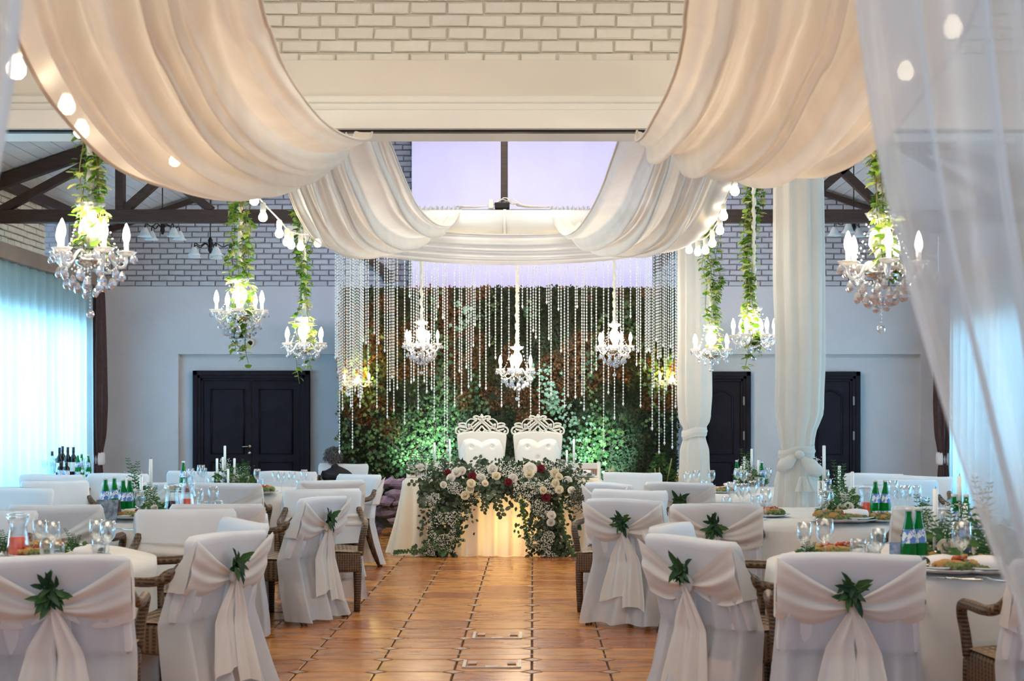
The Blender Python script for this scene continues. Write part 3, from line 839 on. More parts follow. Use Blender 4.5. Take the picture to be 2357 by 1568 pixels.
# ------------------------------------------------------------------ ceiling drapes
def cr(pts, n):
    """Catmull-Rom through 3-D points, n samples by index"""
    P = [Vector(p) for p in pts]; out = []
    m = len(P)
    for i in range(n):
        t = i / (n - 1) * (m - 1); k = min(int(t), m - 2); u = t - k
        a, b, c, d = P[max(k - 1, 0)], P[k], P[k + 1], P[min(k + 2, m - 1)]
        out.append(0.5 * ((2 * b) + (c - a) * u + (2 * a - 5 * b + 4 * c - d) * u * u + (3 * b - a - 3 * c + d) * u ** 3))
    return out
def swag(name, outer, inner, belly, folds, amp, material, label, nl=80, nw=90, seed=1, group=None, cat='drape', curl=0.0):
    """cloth between two hanging edges; belly = extra sag of its middle; lengthwise pleats"""
    A = cr(outer, nl); B = cr(inner, nl); rr = random.Random(seed)
    ph = [rr.uniform(0, 6.28) for _ in range(6)]
    base = []
    for i in range(nl):
        t = i / (nl - 1)
        row = []
        for j in range(nw):
            v = j / (nw - 1)
            p = A[i].lerp(B[i], v)
            bl = belly(t) if callable(belly) else belly
            p = p + Vector((0, 0, -bl * 4 * v * (1 - v)))
            row.append(p)
        base.append(row)
    vs = []
    for i in range(nl):
        t = i / (nl - 1)
        for j in range(nw):
            v = j / (nw - 1)
            pu = base[min(i + 1, nl - 1)][j] - base[max(i - 1, 0)][j]
            pv = base[i][min(j + 1, nw - 1)] - base[i][max(j - 1, 0)]
            n = pu.cross(pv); n = n.normalized() if n.length > 1e-8 else Vector((0, 0, 1))
            if n.z > 0: n = -n
            warp = v + .05 * math.sin(2.3 * PI * v + ph[0] + t * 1.6) + .03 * math.sin(5 * PI * v + ph[1] - t * 1.1)
            f = math.sin(warp * folds * 2 * PI + ph[2])
            f2 = math.sin(warp * folds * 4.6 * PI + ph[3] + t * 1.5)
            k = abs(f) ** .55 * (1 if f > 0 else -1)
            w_here = (A[i] - B[i]).length
            h = amp * (k * .7 + f2 * .35) * (0.55 + .6 * math.sin(PI * t * .9 + .3)) * min(1.6, w_here / .5) * min(1.0, 6 * min(v, 1 - v) + .3)
            vs.append(base[i][j] + n * h)
    fs = [(i * nw + j, i * nw + j + 1, (i + 1) * nw + j + 1, (i + 1) * nw + j) for i in range(nl - 1) for j in range(nw - 1)]
    m = MB(); m.add(vs, fs)
    t = thing(name, label, cat, A[nl // 2], 0, group)
    o = m.build('drape_cloth', material, None, True); o.parent = t; o.location = -Vector(t.location)
    # stitched hems along both long edges
    for E in (0, nw - 1):
        h = MB(); h.tube([vs[i * nw + E] for i in range(nl)], .007, 5); ho = h.build('hem', material, t); ho.location = -Vector(t.location)
    return t
G1 = 'ivory drapes swagged under the ceiling'
zf = 3.55
swag('swag_drape',
     [(-1.05, 2.5, zf), (-1.22, 3.3, 2.93), W(-10, -80, 4.2), W(65, 150, 4.8), W(153, 280, 5.35), W(268, 388, 5.95), W(400, 437, 6.6), W(500, 447, 7.2), W(600, 420, 7.9), W(672, 372, 8.6), W(700, 303, 9.06)],
     [(-.74, 2.5, zf), (-.72, 3.3, 2.98), W(595, 0, 4.2), W(625, 85, 4.7), W(650, 150, 5.2), W(690, 215, 5.8), W(740, 275, 6.6), W(790, 308, 7.4), W(830, 318, 8.2), W(850, 315, 8.7), W(856, 303, 9.06)],
     lambda t: .02 + .16 * max(0, t - .35) * (1 - t) * 4 * .9, 5.2, .040, M['drape'], 'long ivory drape swagging from upper left to the header beam', seed=3, group=G1)
swag('swag_drape',
     [(.85, 2.5, zf), (1.05, 3.3, 2.93), W(2242, 0, 4.2), W(2153, 160, 4.8), W(2095, 240, 5.2), W(2030, 318, 5.8), W(1960, 368, 6.3), W(1890, 390, 6.9), W(1800, 385, 7.7), W(1725, 350, 8.5), W(1690, 303, 9.06)],
     [(.45, 2.5, zf), (.42, 3.3, 2.98), W(1582, 0, 4.2), W(1572, 85, 4.7), W(1556, 160, 5.2), W(1530, 225, 5.8), W(1500, 280, 6.6), W(1478, 318, 7.4), W(1462, 330, 8.2), W(1462, 318, 8.7), W(1466, 303, 9.06)],
     lambda t: .02 + .15 * max(0, t - .35) * (1 - t) * 4 * .9, 4.6, .042, M['drape'], 'long ivory drape swagging from upper right to the header beam', seed=8, group=G1)
swag('swag_drape',
     [W(640, 303, 9.6), W(652, 400, 10.3), W(668, 450, 10.9), W(690, 500, 11.6), W(725, 548, 12.5), W(775, 572, 13.5), W(830, 575, 14.5), W(890, 552, 15.6), W(935, 505, 16.5), W(965, 480, 16.85)],
     [W(888, 303, 9.6), W(905, 345, 10.1), W(920, 385, 10.7), W(937, 425, 11.4), W(955, 465, 12.3), W(978, 495, 13.3), W(1005, 515, 14.4), W(1035, 518, 15.5), W(1052, 500, 16.3), W(1062, 480, 16.85)],
     lambda t: .03 + .2 * max(0, t - .3) * (1 - t) * 3, 5.6, .038, M['drape2'], 'second ivory swag on the left, from header beam back to the truss', seed=5, group=G1)
swag('swag_drape',
     [W(1705, 303, 9.6), W(1690, 400, 10.3), W(1672, 450, 10.9), W(1648, 500, 11.6), W(1608, 545, 12.5), W(1560, 566, 13.5), W(1500, 572, 14.5), W(1430, 560, 15.6), W(1380, 510, 16.5), W(1357, 480, 16.85)],
     [W(1430, 303, 9.6), W(1416, 345, 10.1), W(1402, 385, 10.7), W(1388, 425, 11.4), W(1370, 465, 12.3), W(1350, 500, 13.3), W(1325, 530, 14.4), W(1298, 540, 15.5), W(1278, 515, 16.3), W(1268, 480, 16.85)],
     lambda t: .03 + .2 * max(0, t - .3) * (1 - t) * 3, 5.6, .038, M['drape2'], 'second ivory swag on the right, from header beam back to the truss', seed=9, group=G1)
swag('swag_drape',
     [W(660, 540, 16.5), W(740, 563, 16.5), W(830, 582, 16.5), W(930, 597, 16.5), W(1050, 606, 16.5), W(1180, 609, 16.5), W(1300, 606, 16.5), W(1420, 597, 16.5), W(1520, 580, 16.5), W(1620, 548, 16.5)],
     [W(660, 520, 16.6), W(740, 520, 16.5), W(830, 522, 16.5), W(930, 530, 16.45), W(1050, 537, 16.42), W(1180, 541, 16.4), W(1300, 538, 16.42), W(1420, 530, 16.45), W(1520, 520, 16.5), W(1620, 518, 16.6)],
     -.0, 3.5, .022, M['drape2'], 'shallow ivory swag hanging across above the bead curtain', seed=12, group=G1)
# gathered frills where the swags are tied to the truss
for px0, px1, lab in ((962, 1062, 'left'), (1268, 1357, 'right')):
    m = MB()
    def fn(u, v, a=px0, b=px1):
        p = W(a + (b - a) * u, 476 + 14 * v, 16.80)
        return p + Vector((0, .05 * math.sin(u * 60) * (.3 + v), .012 * math.sin(u * 47)))
    m.grid(fn, 80, 5); tag(m.build('drape_frill', M['sheer']), 'gathered frill where the %s swag is tied to the truss' % lab, 'drape')

# ------------------------------------------------------------------ tied drape columns and sheers
def column(name, x, y, prof, folds, label, zt, bow=False, sd=1, lean=None):
    t = thing(name, label, 'drape column', (x, y, 0), 0, 'tied drape columns')
    zs = [p[0] for p in prof]
    rr = random.Random(sd); ph = [rr.uniform(0, 6.28) for _ in range(4)]
    def at(z):
        for a, b in zip(prof, prof[1:]):
            if a[0] >= z >= b[0]:
                u = (a[0] - z) / (a[0] - b[0] + 1e-9); u = u * u * (3 - 2 * u)
                return a[1] + (b[1] - a[1]) * u, a[2] + (b[2] - a[2]) * u
        return prof[-1][1], prof[-1][2]
    def part(z0, z1, nm):
        def fn(u, v):
            z = z0 + (z1 - z0) * v; c, w = at(z)
            a = u * 2 * PI
            r = 1 + .10 * math.sin(a * folds + ph[0]) + .05 * math.sin(a * folds * 1.9 + ph[1] + z)
            return Vector((c + math.cos(a) * w * r, math.sin(a) * w * .55 * r, z))
        m = MB(); m.grid(fn, folds * 8, 40, True); m.build(nm, M['column'], t)
    part(zs[0], zt, 'upper_cloth'); part(zt, .015, 'lower_cloth')
    c, w = at(zt)
    m = MB()
    def band(u, v):
        a = u * 2 * PI; z = zt + .05 - .10 * v + .01 * math.sin(a * 3)
        k = 1.18 + .10 * math.sin(PI * v) + .03 * math.sin(v * 16 + a)
        return Vector((c + math.cos(a) * w * k, math.sin(a) * w * .62 * k, z + .02 * math.cos(a)))
    m.grid(band, 40, 9, True); m.build('tie_band', M['column'], t)
    if bow:
        m = MB()
        def loop(cx, cz, rx, rz, tilt):
            def fn(u, v):
                a = u * 2 * PI; b = (v - .5) * PI
                x_ = math.cos(a) * rx * (.55 + .45 * math.cos(b)); z_ = math.sin(a) * rz * (.6 + .4 * math.cos(b)) + .012 * math.sin(a * 5)
                return Vector((cx + x_ * math.cos(tilt) - z_ * math.sin(tilt), -.13 + math.sin(b) * .06, cz + x_ * math.sin(tilt) + z_ * math.cos(tilt)))
            m.grid(fn, 28, 9, True)
        def petal(cx, cz, L, Wd, ang, dy=0):
            def fn(u, v):
                a = v * 2 * PI; k = math.sin(PI * min(1, u * 1.0)) ** .6 * (.35 + .65 * u)
                x_ = L * u; z_ = Wd * k * math.cos(a) * (1 + .08 * math.sin(u * 17 + a * 3)); y_ = .055 * k * math.sin(a)
                return Vector((cx + x_ * math.cos(ang) - z_ * math.sin(ang), -.12 + dy + y_, cz + x_ * math.sin(ang) + z_ * math.cos(ang)))
            m.grid(fn, 26, 25)
        petal(c + .0, zt - .0, .22, .075, R(218)); petal(c + .0, zt - .02, .23, .085, R(-42), -.02)
        m.ball((c + .0, -.14, zt - .01), .035, 14, 10, (1.1, .8, 1))
        m.build('bow', M['column'], t)
        m = MB()
        def tail(u, v): return Vector((c + .04 + (u - .5) * (.08 + .12 * v) + .02 * v, -.15 - .02 * math.sin(u * 14), zt - .18 - .12 * v))
        m.grid(tail, 20, 8); m.build('bow_tail', M['column'], t)
    return t
s = FPX / 12.4
column('drape_column', 2.12, 12.4, [(3.52, -.0, .185), (2.6, .0, .19), (1.95, 0.01, .18), (1.5, 0.0, .175), (1.27, -.02, .13), (1.12, -.02, .115), (.9, -.02, .165), (.4, -.03, .20), (0, -.04, .22)], 9,
       'tall ivory drape column tied with a bow, in front of the right doors', 1.15, True, 4)
column('drape_column', 1.74, 16.8, [(3.5, 0.0, .17), (2.4, .0, .175), (1.7, 0.0, .18), (1.42, 0.0, .165), (1.29, 0, .11), (1.24, 0, .11), (1.05, .0, .15), (.5, .0, .17), (0, 0, .19)], 8,
       'ivory drape column beside the moss wall, tied with a plain band', 1.265, False, 6)

# near sheers of the canopy, close to the lens
def sheer(name, label, edge_pts, out_pts, y, folds, sd):
    t = thing(name, label, 'sheer drape', (0, y, 0), 0, 'sheer tulle drapes close to the camera')
    n = 60
    E = cr([(p[0], y, p[1]) for p in edge_pts], n); O = cr([(p[0], y, p[1]) for p in out_pts], n)
    rr = random.Random(sd); ph = [rr.uniform(0, 6.28) for _ in range(4)]
    nw = 90
    def fn(u, v):
        k = min(int(v * (n - 1)), n - 1)
        p = E[k].lerp(O[k], u)
        w = u + .04 * math.sin(u * 7 + ph[0])
        return Vector((p.x, .05 * math.sin(w * folds * 2 * PI + ph[1]) + .03 * math.sin(w * folds * 3.7 * PI + ph[2] + v * 2), p.z))
    m = MB(); m.grid(fn, nw, n); m.build('tulle', M['sheer'], t)
    m = MB(); m.tube([(min(edge_pts[0][0], out_pts[0][0]) - .1, 0, 3.5), (max(edge_pts[0][0], out_pts[0][0]) + .1, 0, 3.5)], .018, 8); m.build('hanging_rod', M['socket'], t)
    m = MB(); m.tube([((edge_pts[0][0] + out_pts[0][0]) / 2, 0, 3.5), ((edge_pts[0][0] + out_pts[0][0]) / 2, 0, 4.95)], .006, 5); m.build('rod_hanger', M['cable'], t)
    return t
q = lambda px, py, d=2.6: (W(px, py, d).x, W(px, py, d).z)
sheer('sheer_drape', 'blurred sheer tulle drape close to the camera on the right',
      [(.45, 3.5), (.475, 2.9), q(1930, -300), q(1958, 0), q(1982, 180), q(2015, 380), q(2070, 620), q(2140, 860), q(2215, 1100), q(2290, 1300), q(2345, 1430), q(2370, 1700), q(2330, 2400), (.66, 0.02)],
      [(1.05, 3.5), (1.08, 2.9), q(2750, -300), q(2760, 0), q(2770, 180), q(2770, 380), q(2770, 620), q(2760, 860), q(2740, 1100), q(2700, 1300), q(2650, 1430), q(2650, 1700), q(2900, 2400), (1.15, 0.02)], 2.6, 7, 3)
sheer('sheer_drape', 'blurred sheer tulle drape close to the camera on the left edge',
      [(-.82, 3.5), (-.825, 2.9), q(86, -300), q(76, 0), q(66, 150), q(45, 300), q(20, 440), q(-10, 560), q(-60, 760), q(-120, 1000), q(-180, 1300), q(-200, 1700), (-1.12, .02)],
      [(-1.22, 3.5), (-1.22, 2.9), q(-450, -300), q(-450, 0), q(-450, 150), q(-450, 300), q(-450, 440), q(-450, 560), q(-440, 760), q(-440, 1000), q(-440, 1300), q(-500, 1700), (-1.5, .02)], 2.6, 5, 5)

# ------------------------------------------------------------------ bead curtain
bc = thing('bead_curtain', 'curtain of clear crystal bead strands of uneven length before the moss wall', 'bead curtain', (0, 17.6, 3.42))
sB = FPX / 17.6
m = MB(); m.tube([((775 - CX) / sB, 0, 0), ((1562 - CX) / sB, 0, 0)], .02, 8); m.build('rail', M['socket'], bc)
for x_ in ((800 - CX) / sB, (1540 - CX) / sB):
    m = MB(); m.tube([(x_, 0, 0), (x_, -.55, .16)], .006, 5); m.build('rail_hanger', M['cable'], bc)
strand_meshes = {}
def strand(L):
    k = round(L * 20)
    if k not in strand_meshes:
        m = MB(); n = int(L / .034)
        for i in range(n): m.octa((0, 0, -.017 - i * .034), .0088, .0175)
        m.octa((0, 0, -n * .034 - .02), .013, .028)
        strand_meshes[k] = m.mesh('bead_strand', M['bead'], False)
    return strand_meshes[k]
rs = random.Random(31)
px = 772.0; n_s = 0
while px < 1560 and n_s < 150:
    edge = px < 836 or px > 1475
    bot = rs.choice([820, 860, 900, 930, 800, 880]) if edge else rs.choice([700, 780, 830, 850, 880, 905, 930, 945, 760])
    bot += rs.uniform(-30, 30)
    if rs.random() < .10: bot = rs.uniform(960, 1040)
    y = rs.choice([0, .02, .10, .18, -.06])
    d = 17.6 + y; L = (bot - (CY - (3.42 - CAMZ) * FPX / d)) * d / FPX
    o = bpy.data.objects.new('bead_strand', strand(max(.4, L))); COL.objects.link(o); o.parent = bc
    o.location = ((px - CX) * d / FPX, y, -.005 - rs.random() * .034); n_s += 1
    px += rs.choice([2.6, 3.4, 4, 5]) if edge else rs.choice([4, 6, 8, 11, 14, 17, 5])

# ------------------------------------------------------------------ crystal chandeliers
drop_me = MB(); drop_me.lathe([(0.0001, -.052), (.010, -.048), (.0165, -.036), (.0155, -.024), (.008, -.008), (.0005, 0)], n=6)
drop_mesh = drop_me.mesh('crystal_drop', M['crystal_dark'], False)
def bead_chain(m, pts, r):
    for p in pts: m.octa(p, r, r * 1.1)
def make_chandelier(arms, big):
    """origin at bulb height on the axis; radius about .225"""
    t = thing('crystal_chandelier', 'x', 'chandelier', (0, 0, -50))
    R_ = .178
    m = MB()
    m.lathe([(.012, .24), (.02, .22), (.016, .19), (.035, .16), (.02, .13), (.016, .10), (.05, .05), (.055, .0), (.03, -.05), (.018, -.08), (.05, -.11), (.06, -.125), (.02, -.15)], n=14, flute=.08, fn=7)
    m.build('centre_column', M['crystal'], t)
    m = MB(); m.lathe([(.02, .105), (.06, .125), (.075, .15), (.07, .145), (.02, .12)], n=20, flute=.06, fn=10); m.build('crown_dish', M['crystal'], t)
    m = MB(); m.lathe([(.03, -.155), (.065, -.15), (.08, -.128), (.075, -.15), (.04, -.175), (.008, -.19)], n=20, flute=.04, fn=10); m.build('bowl', M['silver'], t)
    for k in range(arms):
        a = 2 * PI * k / arms + .35; ca, sa = math.cos(a), math.sin(a)
        P = lambda r, z: (r * ca, r * sa, z)
        m = MB(); pts = [P(r, z) for r, z in ((.03, -.115), (.055, -.09), (.085, -.105), (.11, -.145), (.14, -.17), (.165, -.165), (R_, -.14), (R_, -.105))]
        m.tube(cr(pts, 16), .0085, 7); ar = m.build('arm', M['crystal'], t)
        m = MB(); m.lathe([(.012, -.112), (.040, -.104), (.052, -.088), (.050, -.092), (.014, -.104)], P(R_, 0), 16, flute=.07, fn=8); m.build('drip_dish', M['crystal'], ar)
        m = MB(); m.lathe([(.012, -.106), (.0125, -.04), (.009, -.038)], P(R_, 0), 10); m.build('candle_sleeve', M['crystal'], ar)
        m = MB(); m.lathe([(.010, -.042), (.0185, -.022), (.0195, -.002), (.014, .028), (.005, .052), (.0005, .058)], P(R_, 0), 10); m.build('bulb', M['bulb'], t)
        nd = 5 if big else 4
        for j in range(nd):
            b_ = a + 2 * PI * j / nd + .3
            o = bpy.data.objects.new('crystal_drop', drop_mesh); COL.objects.link(o); o.parent = ar
            o.location = (R_ * ca + .047 * math.cos(b_), R_ * sa + .047 * math.sin(b_), -.104)
            s_ = .9 if big else .75; o.scale = (s_, s_, s_)
        # swagged bead chains
        m = MB()
        b2 = a + 2 * PI / arms
        for i in range(11):
            u = i / 10; r1 = .10
            p = Vector(P(R_ * .8, -.15)).lerp(Vector((R_ * .8 * math.cos(b2), R_ * .8 * math.sin(b2), -.15)), u); p.z -= .045 * math.sin(PI * u)
            m.octa(p, .007, .008)
        for i in range(9):
            u = i / 8; p = Vector(P(.07, .14)).lerp(Vector(P(R_ - .03, -.09)), u); p.z -= .05 * math.sin(PI * u); m.octa(p, .006, .007)
        m.build('bead_swag', M['crystal'], t)['kind'] = 'stuff'
    if big:
        tiers = ((.155, -.17, 10, 1.15), (.115, -.205, 9, 1.25), (.07, -.235, 7, 1.2), (.035, -.27, 4, 1.0))
    else:
        tiers = ((.15, -.175, 5, .95), (.06, -.19, 4, .9))
    for r_, z_, n_, s_ in tiers:
        for j in range(n_):
            b_ = 2 * PI * j / n_ + r_ * 30
            o = bpy.data.objects.new('crystal_drop', drop_mesh); COL.objects.link(o); o.parent = t
            o.location = (r_ * math.cos(b_), r_ * math.sin(b_), z_ - .02 * rng.random()); o.scale = (s_, s_, s_)
    m = MB()
    n_, zz = (12, -.19) if big else (5, -.19)
    for i in range(n_): m.octa((0, 0, zz - i * .017), .0055, .009)
    m.build('pendant_chain', M['crystal'], t)['kind'] = 'stuff'
    m = MB(); m.ball((0, 0, zz - n_ * .017 - .018), .021, 10, 8); m.build('pendant_ball', M['crystal_dark'], t)
    return t
chA = make_chandelier(5, True); chB = make_chandelier(6, False)
def ruffled_cord(t, z0, z1, r=.018):
    m = MB(); n = int((z1 - z0) / .02); pts = []; rs_ = []
    for i in range(n):
        z = z0 + (z1 - z0) * i / (n - 1)
        pts.append((.004 * math.sin(i * 1.1), .004 * math.cos(i * .9), z)); rs_.append(r * (.7, 1.15, .95, 1.3, .8)[i % 5])
    m.tube(pts, rs_, 8); return m.build('ruffled_cord', M['cord'], t)
def ivy_on(t, z0, z1, n, R0, big, seed, strands=4, drop=0.0):
    rr = random.Random(seed); m = MB()
    st_ = []
    for k in range(strands):
        a0 = rr.uniform(0, 6.28); pts = []
        bz = z0 - (drop * rr.random()); N = 16
        for i in range(N):
            z = z1 + (bz - z1) * i / (N - 1)
            r_ = R0 * (.5 + .6 * math.sin(i * .7 + k * 2) ** 2)
            pts.append(Vector((r_ * math.cos(a0 + i * .25), r_ * math.sin(a0 + i * .25), z)))
        st_.append(pts)
        s_ = MB(); s_.tube(pts, .0028, 4); s_.build('vine', M['stem'], t)
    cols = [(.16, .34, .03), (.28, .45, .05), (.10, .24, .03), (.42, .50, .12), (.50, .52, .20)]
    for i in range(n * 2):
        p_ = rr.choice(st_); u = rr.random() ** (1.0) * (len(p_) - 1); k = min(int(u), len(p_) - 2); p = p_[k].lerp(p_[k + 1], u - k)
        a = rr.uniform(0, 6.28); out = Vector((math.cos(a), math.sin(a), rr.uniform(-.9, .1)))
        L = rr.uniform(.6, 1.15) * big
        p = p + out * .015
        m.leaf(p, out, Vector((math.cos(a), math.sin(a), .9)), L, L * .95, rr.choice(['ivy', 'ivy', 'round']), rr.uniform(0, .3), rr.choice(cols))
    o = m.build('ivy_leaves', M['leaf'], t); o['kind'] = 'stuff'
def point(loc, e, col=(1.0, .80, .52), r=.12):
    l = bpy.data.lights.new('chandelier_glow', 'POINT'); l.energy = e; l.color = col; l.shadow_soft_size = r
    o = bpy.data.objects.new('chandelier_glow', l); COL.objects.link(o); o.location = loc
specs = [  # px, py of bulbs, depth, scale, proto, ivy, label
    (208, 537, 7.9, 1.0, chA, 1, 'large ivy-hung crystal chandelier at upper left, the nearest on that side', 330),
    (552, 687, 11.8, 1.0, chA, 1, 'ivy-hung crystal chandelier second from the left, before the double door', 280),
    (700, 768, 14.4, 1.0, chB, 1, 'ivy-hung crystal chandelier third from the left, beside the bead curtain', 200),
    (970, 772, 17.0, 1.0, chA, 0, 'plain crystal chandelier left of the two throne chairs', 0),
    (1190, 830, 17.0, 1.02, chA, 0, 'plain crystal chandelier hanging lowest, in the middle above the head table', 0),
    (1414, 777, 17.0, 1.0, chA, 0, 'plain crystal chandelier right of the thrones before the moss wall', 0),
    (1637, 783, 15.2, 1.0, chB, 1, 'ivy-hung crystal chandelier in front of the farther drape column', 220),
    (1735, 748, 13.2, .98, chB, 1, 'ivy-hung crystal chandelier just left of the bow-tied drape column', 300),
    (2028, 562, 7.9, 1.05, chA, 1, 'large ivy-hung crystal chandelier at upper right behind the tulle', 300)]
first = set()
for k, (px, py, d, s_, pr, ivy, lab, nl_) in enumerate(specs):
    c = W(px, py, d)
    t = dup(pr, c, rz=k * .7, label=lab, group='crystal chandeliers', scale=s_)
    top = 3.62 if d > 9 else 3.9
    ceil = 4.95 if d < 9 else (3.57 if not ivy else (ZW + (c.x - XL) * PITCH if c.x < XA else ZW + (XR - c.x) * PITCH) - .02)
    ruffled_cord(t, .22, (ceil - c.z) / s_)
    if ivy:
        ivy_on(t, -.05 if k < 2 or k > 7 else .0, (top - c.z) / s_, nl_, .06 if d < 9 else .085, .055 if d < 9 else .062, k + 11, 5 if d > 9 else 5, drop=.55 if k in (1, 2, 7) else .1)
    point(c + Vector((0, 0, .06)), 26 if d > 9 else 20)
for pr in (chA, chB):
    for c_ in list(pr.children):
        for g in list(c_.children): bpy.data.objects.remove(g)
        bpy.data.objects.remove(c_)
    bpy.data.objects.remove(pr)

# wall sconces on the moss wall
def sconce(px, py, lab):
    c = W(px, py, 19.80)
    t = thing('crystal_sconce', lab, 'wall lamp', c, 0, 'crystal wall sconces on the moss wall')
    m = MB(); m.lathe([(.06, -.08), (.07, -.06), (.03, -.02), (.02, .03)], (0, .1, 0), 16, flute=.06); m.build('back_dish', M['crystal'], t)
    for k, x_ in enumerate((-.16, -.02, .15)):
        y_ = -.05 if k == 1 else 0
        m = MB(); m.tube(cr([(0, .08, -.05), (x_ * .5, .02 + y_, -.12), (x_, y_, -.10), (x_, y_, -.07)], 10), .008, 6); ar = m.build('arm', M['crystal'], t)
        m = MB(); m.lathe([(.012, -.08), (.045, -.065), (.05, -.055), (.012, -.07)], (x_, y_, 0), 14, flute=.06); m.build('drip_dish', M['crystal'], ar)
        m = MB(); m.lathe([(.012, -.07), (.012, -.03)], (x_, y_, 0), 8); m.build('candle_sleeve', M['crystal'], ar)
        if k != 1:
            m = MB(); m.lathe([(.009, -.03), (.017, -.01), (.014, .025), (.0005, .055)], (x_, y_, 0), 10); m.build('bulb', M['bulb'], t)
        for j in range(4):
            o = bpy.data.objects.new('crystal_drop', drop_mesh); COL.objects.link(o); o.parent = ar; o.location = (x_ + .04 * math.cos(j * 1.57), y_ + .04 * math.sin(j * 1.57), -.072)
    point(c + Vector((0, -.08, .02)), 22, (1.0, .74, .16), .05)
sconce(822, 868, 'small crystal wall lamp with two lit bulbs on the left end of the moss wall')
sconce(1548, 866, 'small crystal wall lamp on the right end of the moss wall')

# round-bulb festoon strings beside the swags
def festoon(pts3, nb, lab, bulbs=None):
    C = cr(pts3, 60)
    t = thing('festoon_string', lab, 'string lights', C[0], 0, 'festoon bulb strings')
    o0 = Vector(t.location)
    m = MB(); m.tube([p - o0 for p in C], .006, 5); m.build('cable', M['cable'], t)
    for u in nb:
        p = C[min(int(u * 59), 59)] - o0
        m = MB(); m.lathe([(.014, .0), (.021, -.012), (.021, -.055), (.017, -.062)], p, 12); so = m.build('socket', M['socket'], t)
        m = MB(); m.lathe([(.014, -.06), (.020, -.072), (.031, -.095), (.030, -.115), (.018, -.130), (.001, -.134)], p, 12); m.build('bulb', M['bulb_s'], so)
for q_ in (W(180, 225, 6.2), W(640, 520, 11.4), W(1650, 515, 11.6), W(2000, 200, 7.2)): point(q_, 5, (1.0, .80, .52), .06)
festoon([W(-20, 20, 4.6), W(47, 95, 5.0), W(155, 180, 5.6), W(197, 248, 6.2), W(300, 290, 7.2), W(395, 325, 8.4), W(500, 370, 9.6), W(583, 425, 10.4), W(600, 460, 10.8), W(642, 505, 11.4), W(662, 528, 11.9), W(678, 537, 12.4), W(710, 540, 13.0), W(735, 533, 13.6)],
        [.075, .155, .235, .39, .545, .63, .70, .765, .825, .895, .985], 'string of round lit bulbs running along the left swags')
festoon([W(2300, -40, 4.6), W(2180, 0, 5.0), W(2083, 105, 5.8), W(1990, 220, 7.0), W(1900, 300, 8.0), W(1780, 360, 9.4), W(1697, 385, 10.4), W(1690, 412, 10.6), W(1664, 468, 11.1), W(1655, 505, 11.6), W(1638, 532, 12.1), W(1620, 550, 12.6), W(1600, 552, 13.1), W(1584, 548, 13.6)],
        [.077, .155, .54, .615, .692, .77, .835, .90, .985], 'string of round lit bulbs running along the right swags')

# hanging black iron lamps with bell shades
def iron_lamp(px, py, d, lab, n=5, top=None, tilt=0):
    c = W(px, py, d)
    t = thing('pendant_lamp', lab, 'pendant lamp', c, tilt, 'black iron lamps with frosted bell shades')
    zt = (ZW + (c.x - XL) * PITCH if c.x < XA else ZW + (XR - c.x) * PITCH) - c.z - .03
    m = MB(); m.tube([(0, 0, .12), (0, 0, zt)], .007, 5); m.build('hanging_rod', M['metal_dk'], t)
    m = MB(); m.lathe([(.012, -.06), (.03, -.02), (.02, .04), (.03, .10), (.01, .14)], n=10); m.build('hub', M['metal_dk'], t)
    for k in range(n):
        a = 2 * PI * k / n + .2; ca, sa = math.cos(a), math.sin(a)
        pts = cr([(0, 0, 0), (.07 * ca, .07 * sa, .06), (.15 * ca, .15 * sa, .02), (.22 * ca, .22 * sa, .05), (.235 * ca, .235 * sa, .0)], 14)
        m = MB(); m.tube(pts, .007, 5); ar = m.build('arm', M['metal_dk'], t)
        m = MB(); m.lathe([(.022, -.0), (.04, -.03), (.06, -.08), (.085, -.105), (.082, -.107), (.055, -.08), (.02, -.02)], (.235 * ca, .235 * sa, 0), 14, flute=.04, fn=7); m.build('bell_shade', M['frosted'], ar)
    return t
iron_lamp(484, 572, 19, 'unlit black iron lamp with bell shades before the left brick gable')
iron_lamp(374, 528, 18.2, 'unlit iron lamp with frosted shades behind the left chandelier', 4, tilt=.6)
iron_lamp(1168, 296, 18.4, 'iron lamp just showing under the header beside the king post', 5, tilt=.3)
iron_lamp(1965, 520, 18.4, 'iron lamp left of the upper right chandelier', 4, tilt=.9)
# dome camera over the double door
t = thing('dome_camera', 'small round white dome camera on the wall above the double door', 'camera', W(577, 790, 21.485))
m = MB(); m.tube([(0, 0, 0), (0, -.05, 0)], .055, 18); m.build('camera_base', M['trimwhite'], t, bevel=.004)
m = MB(); m.ball((0, -.05, 0), .035, 12, 8); m.build('camera_lens', M['metal_dk'], t)
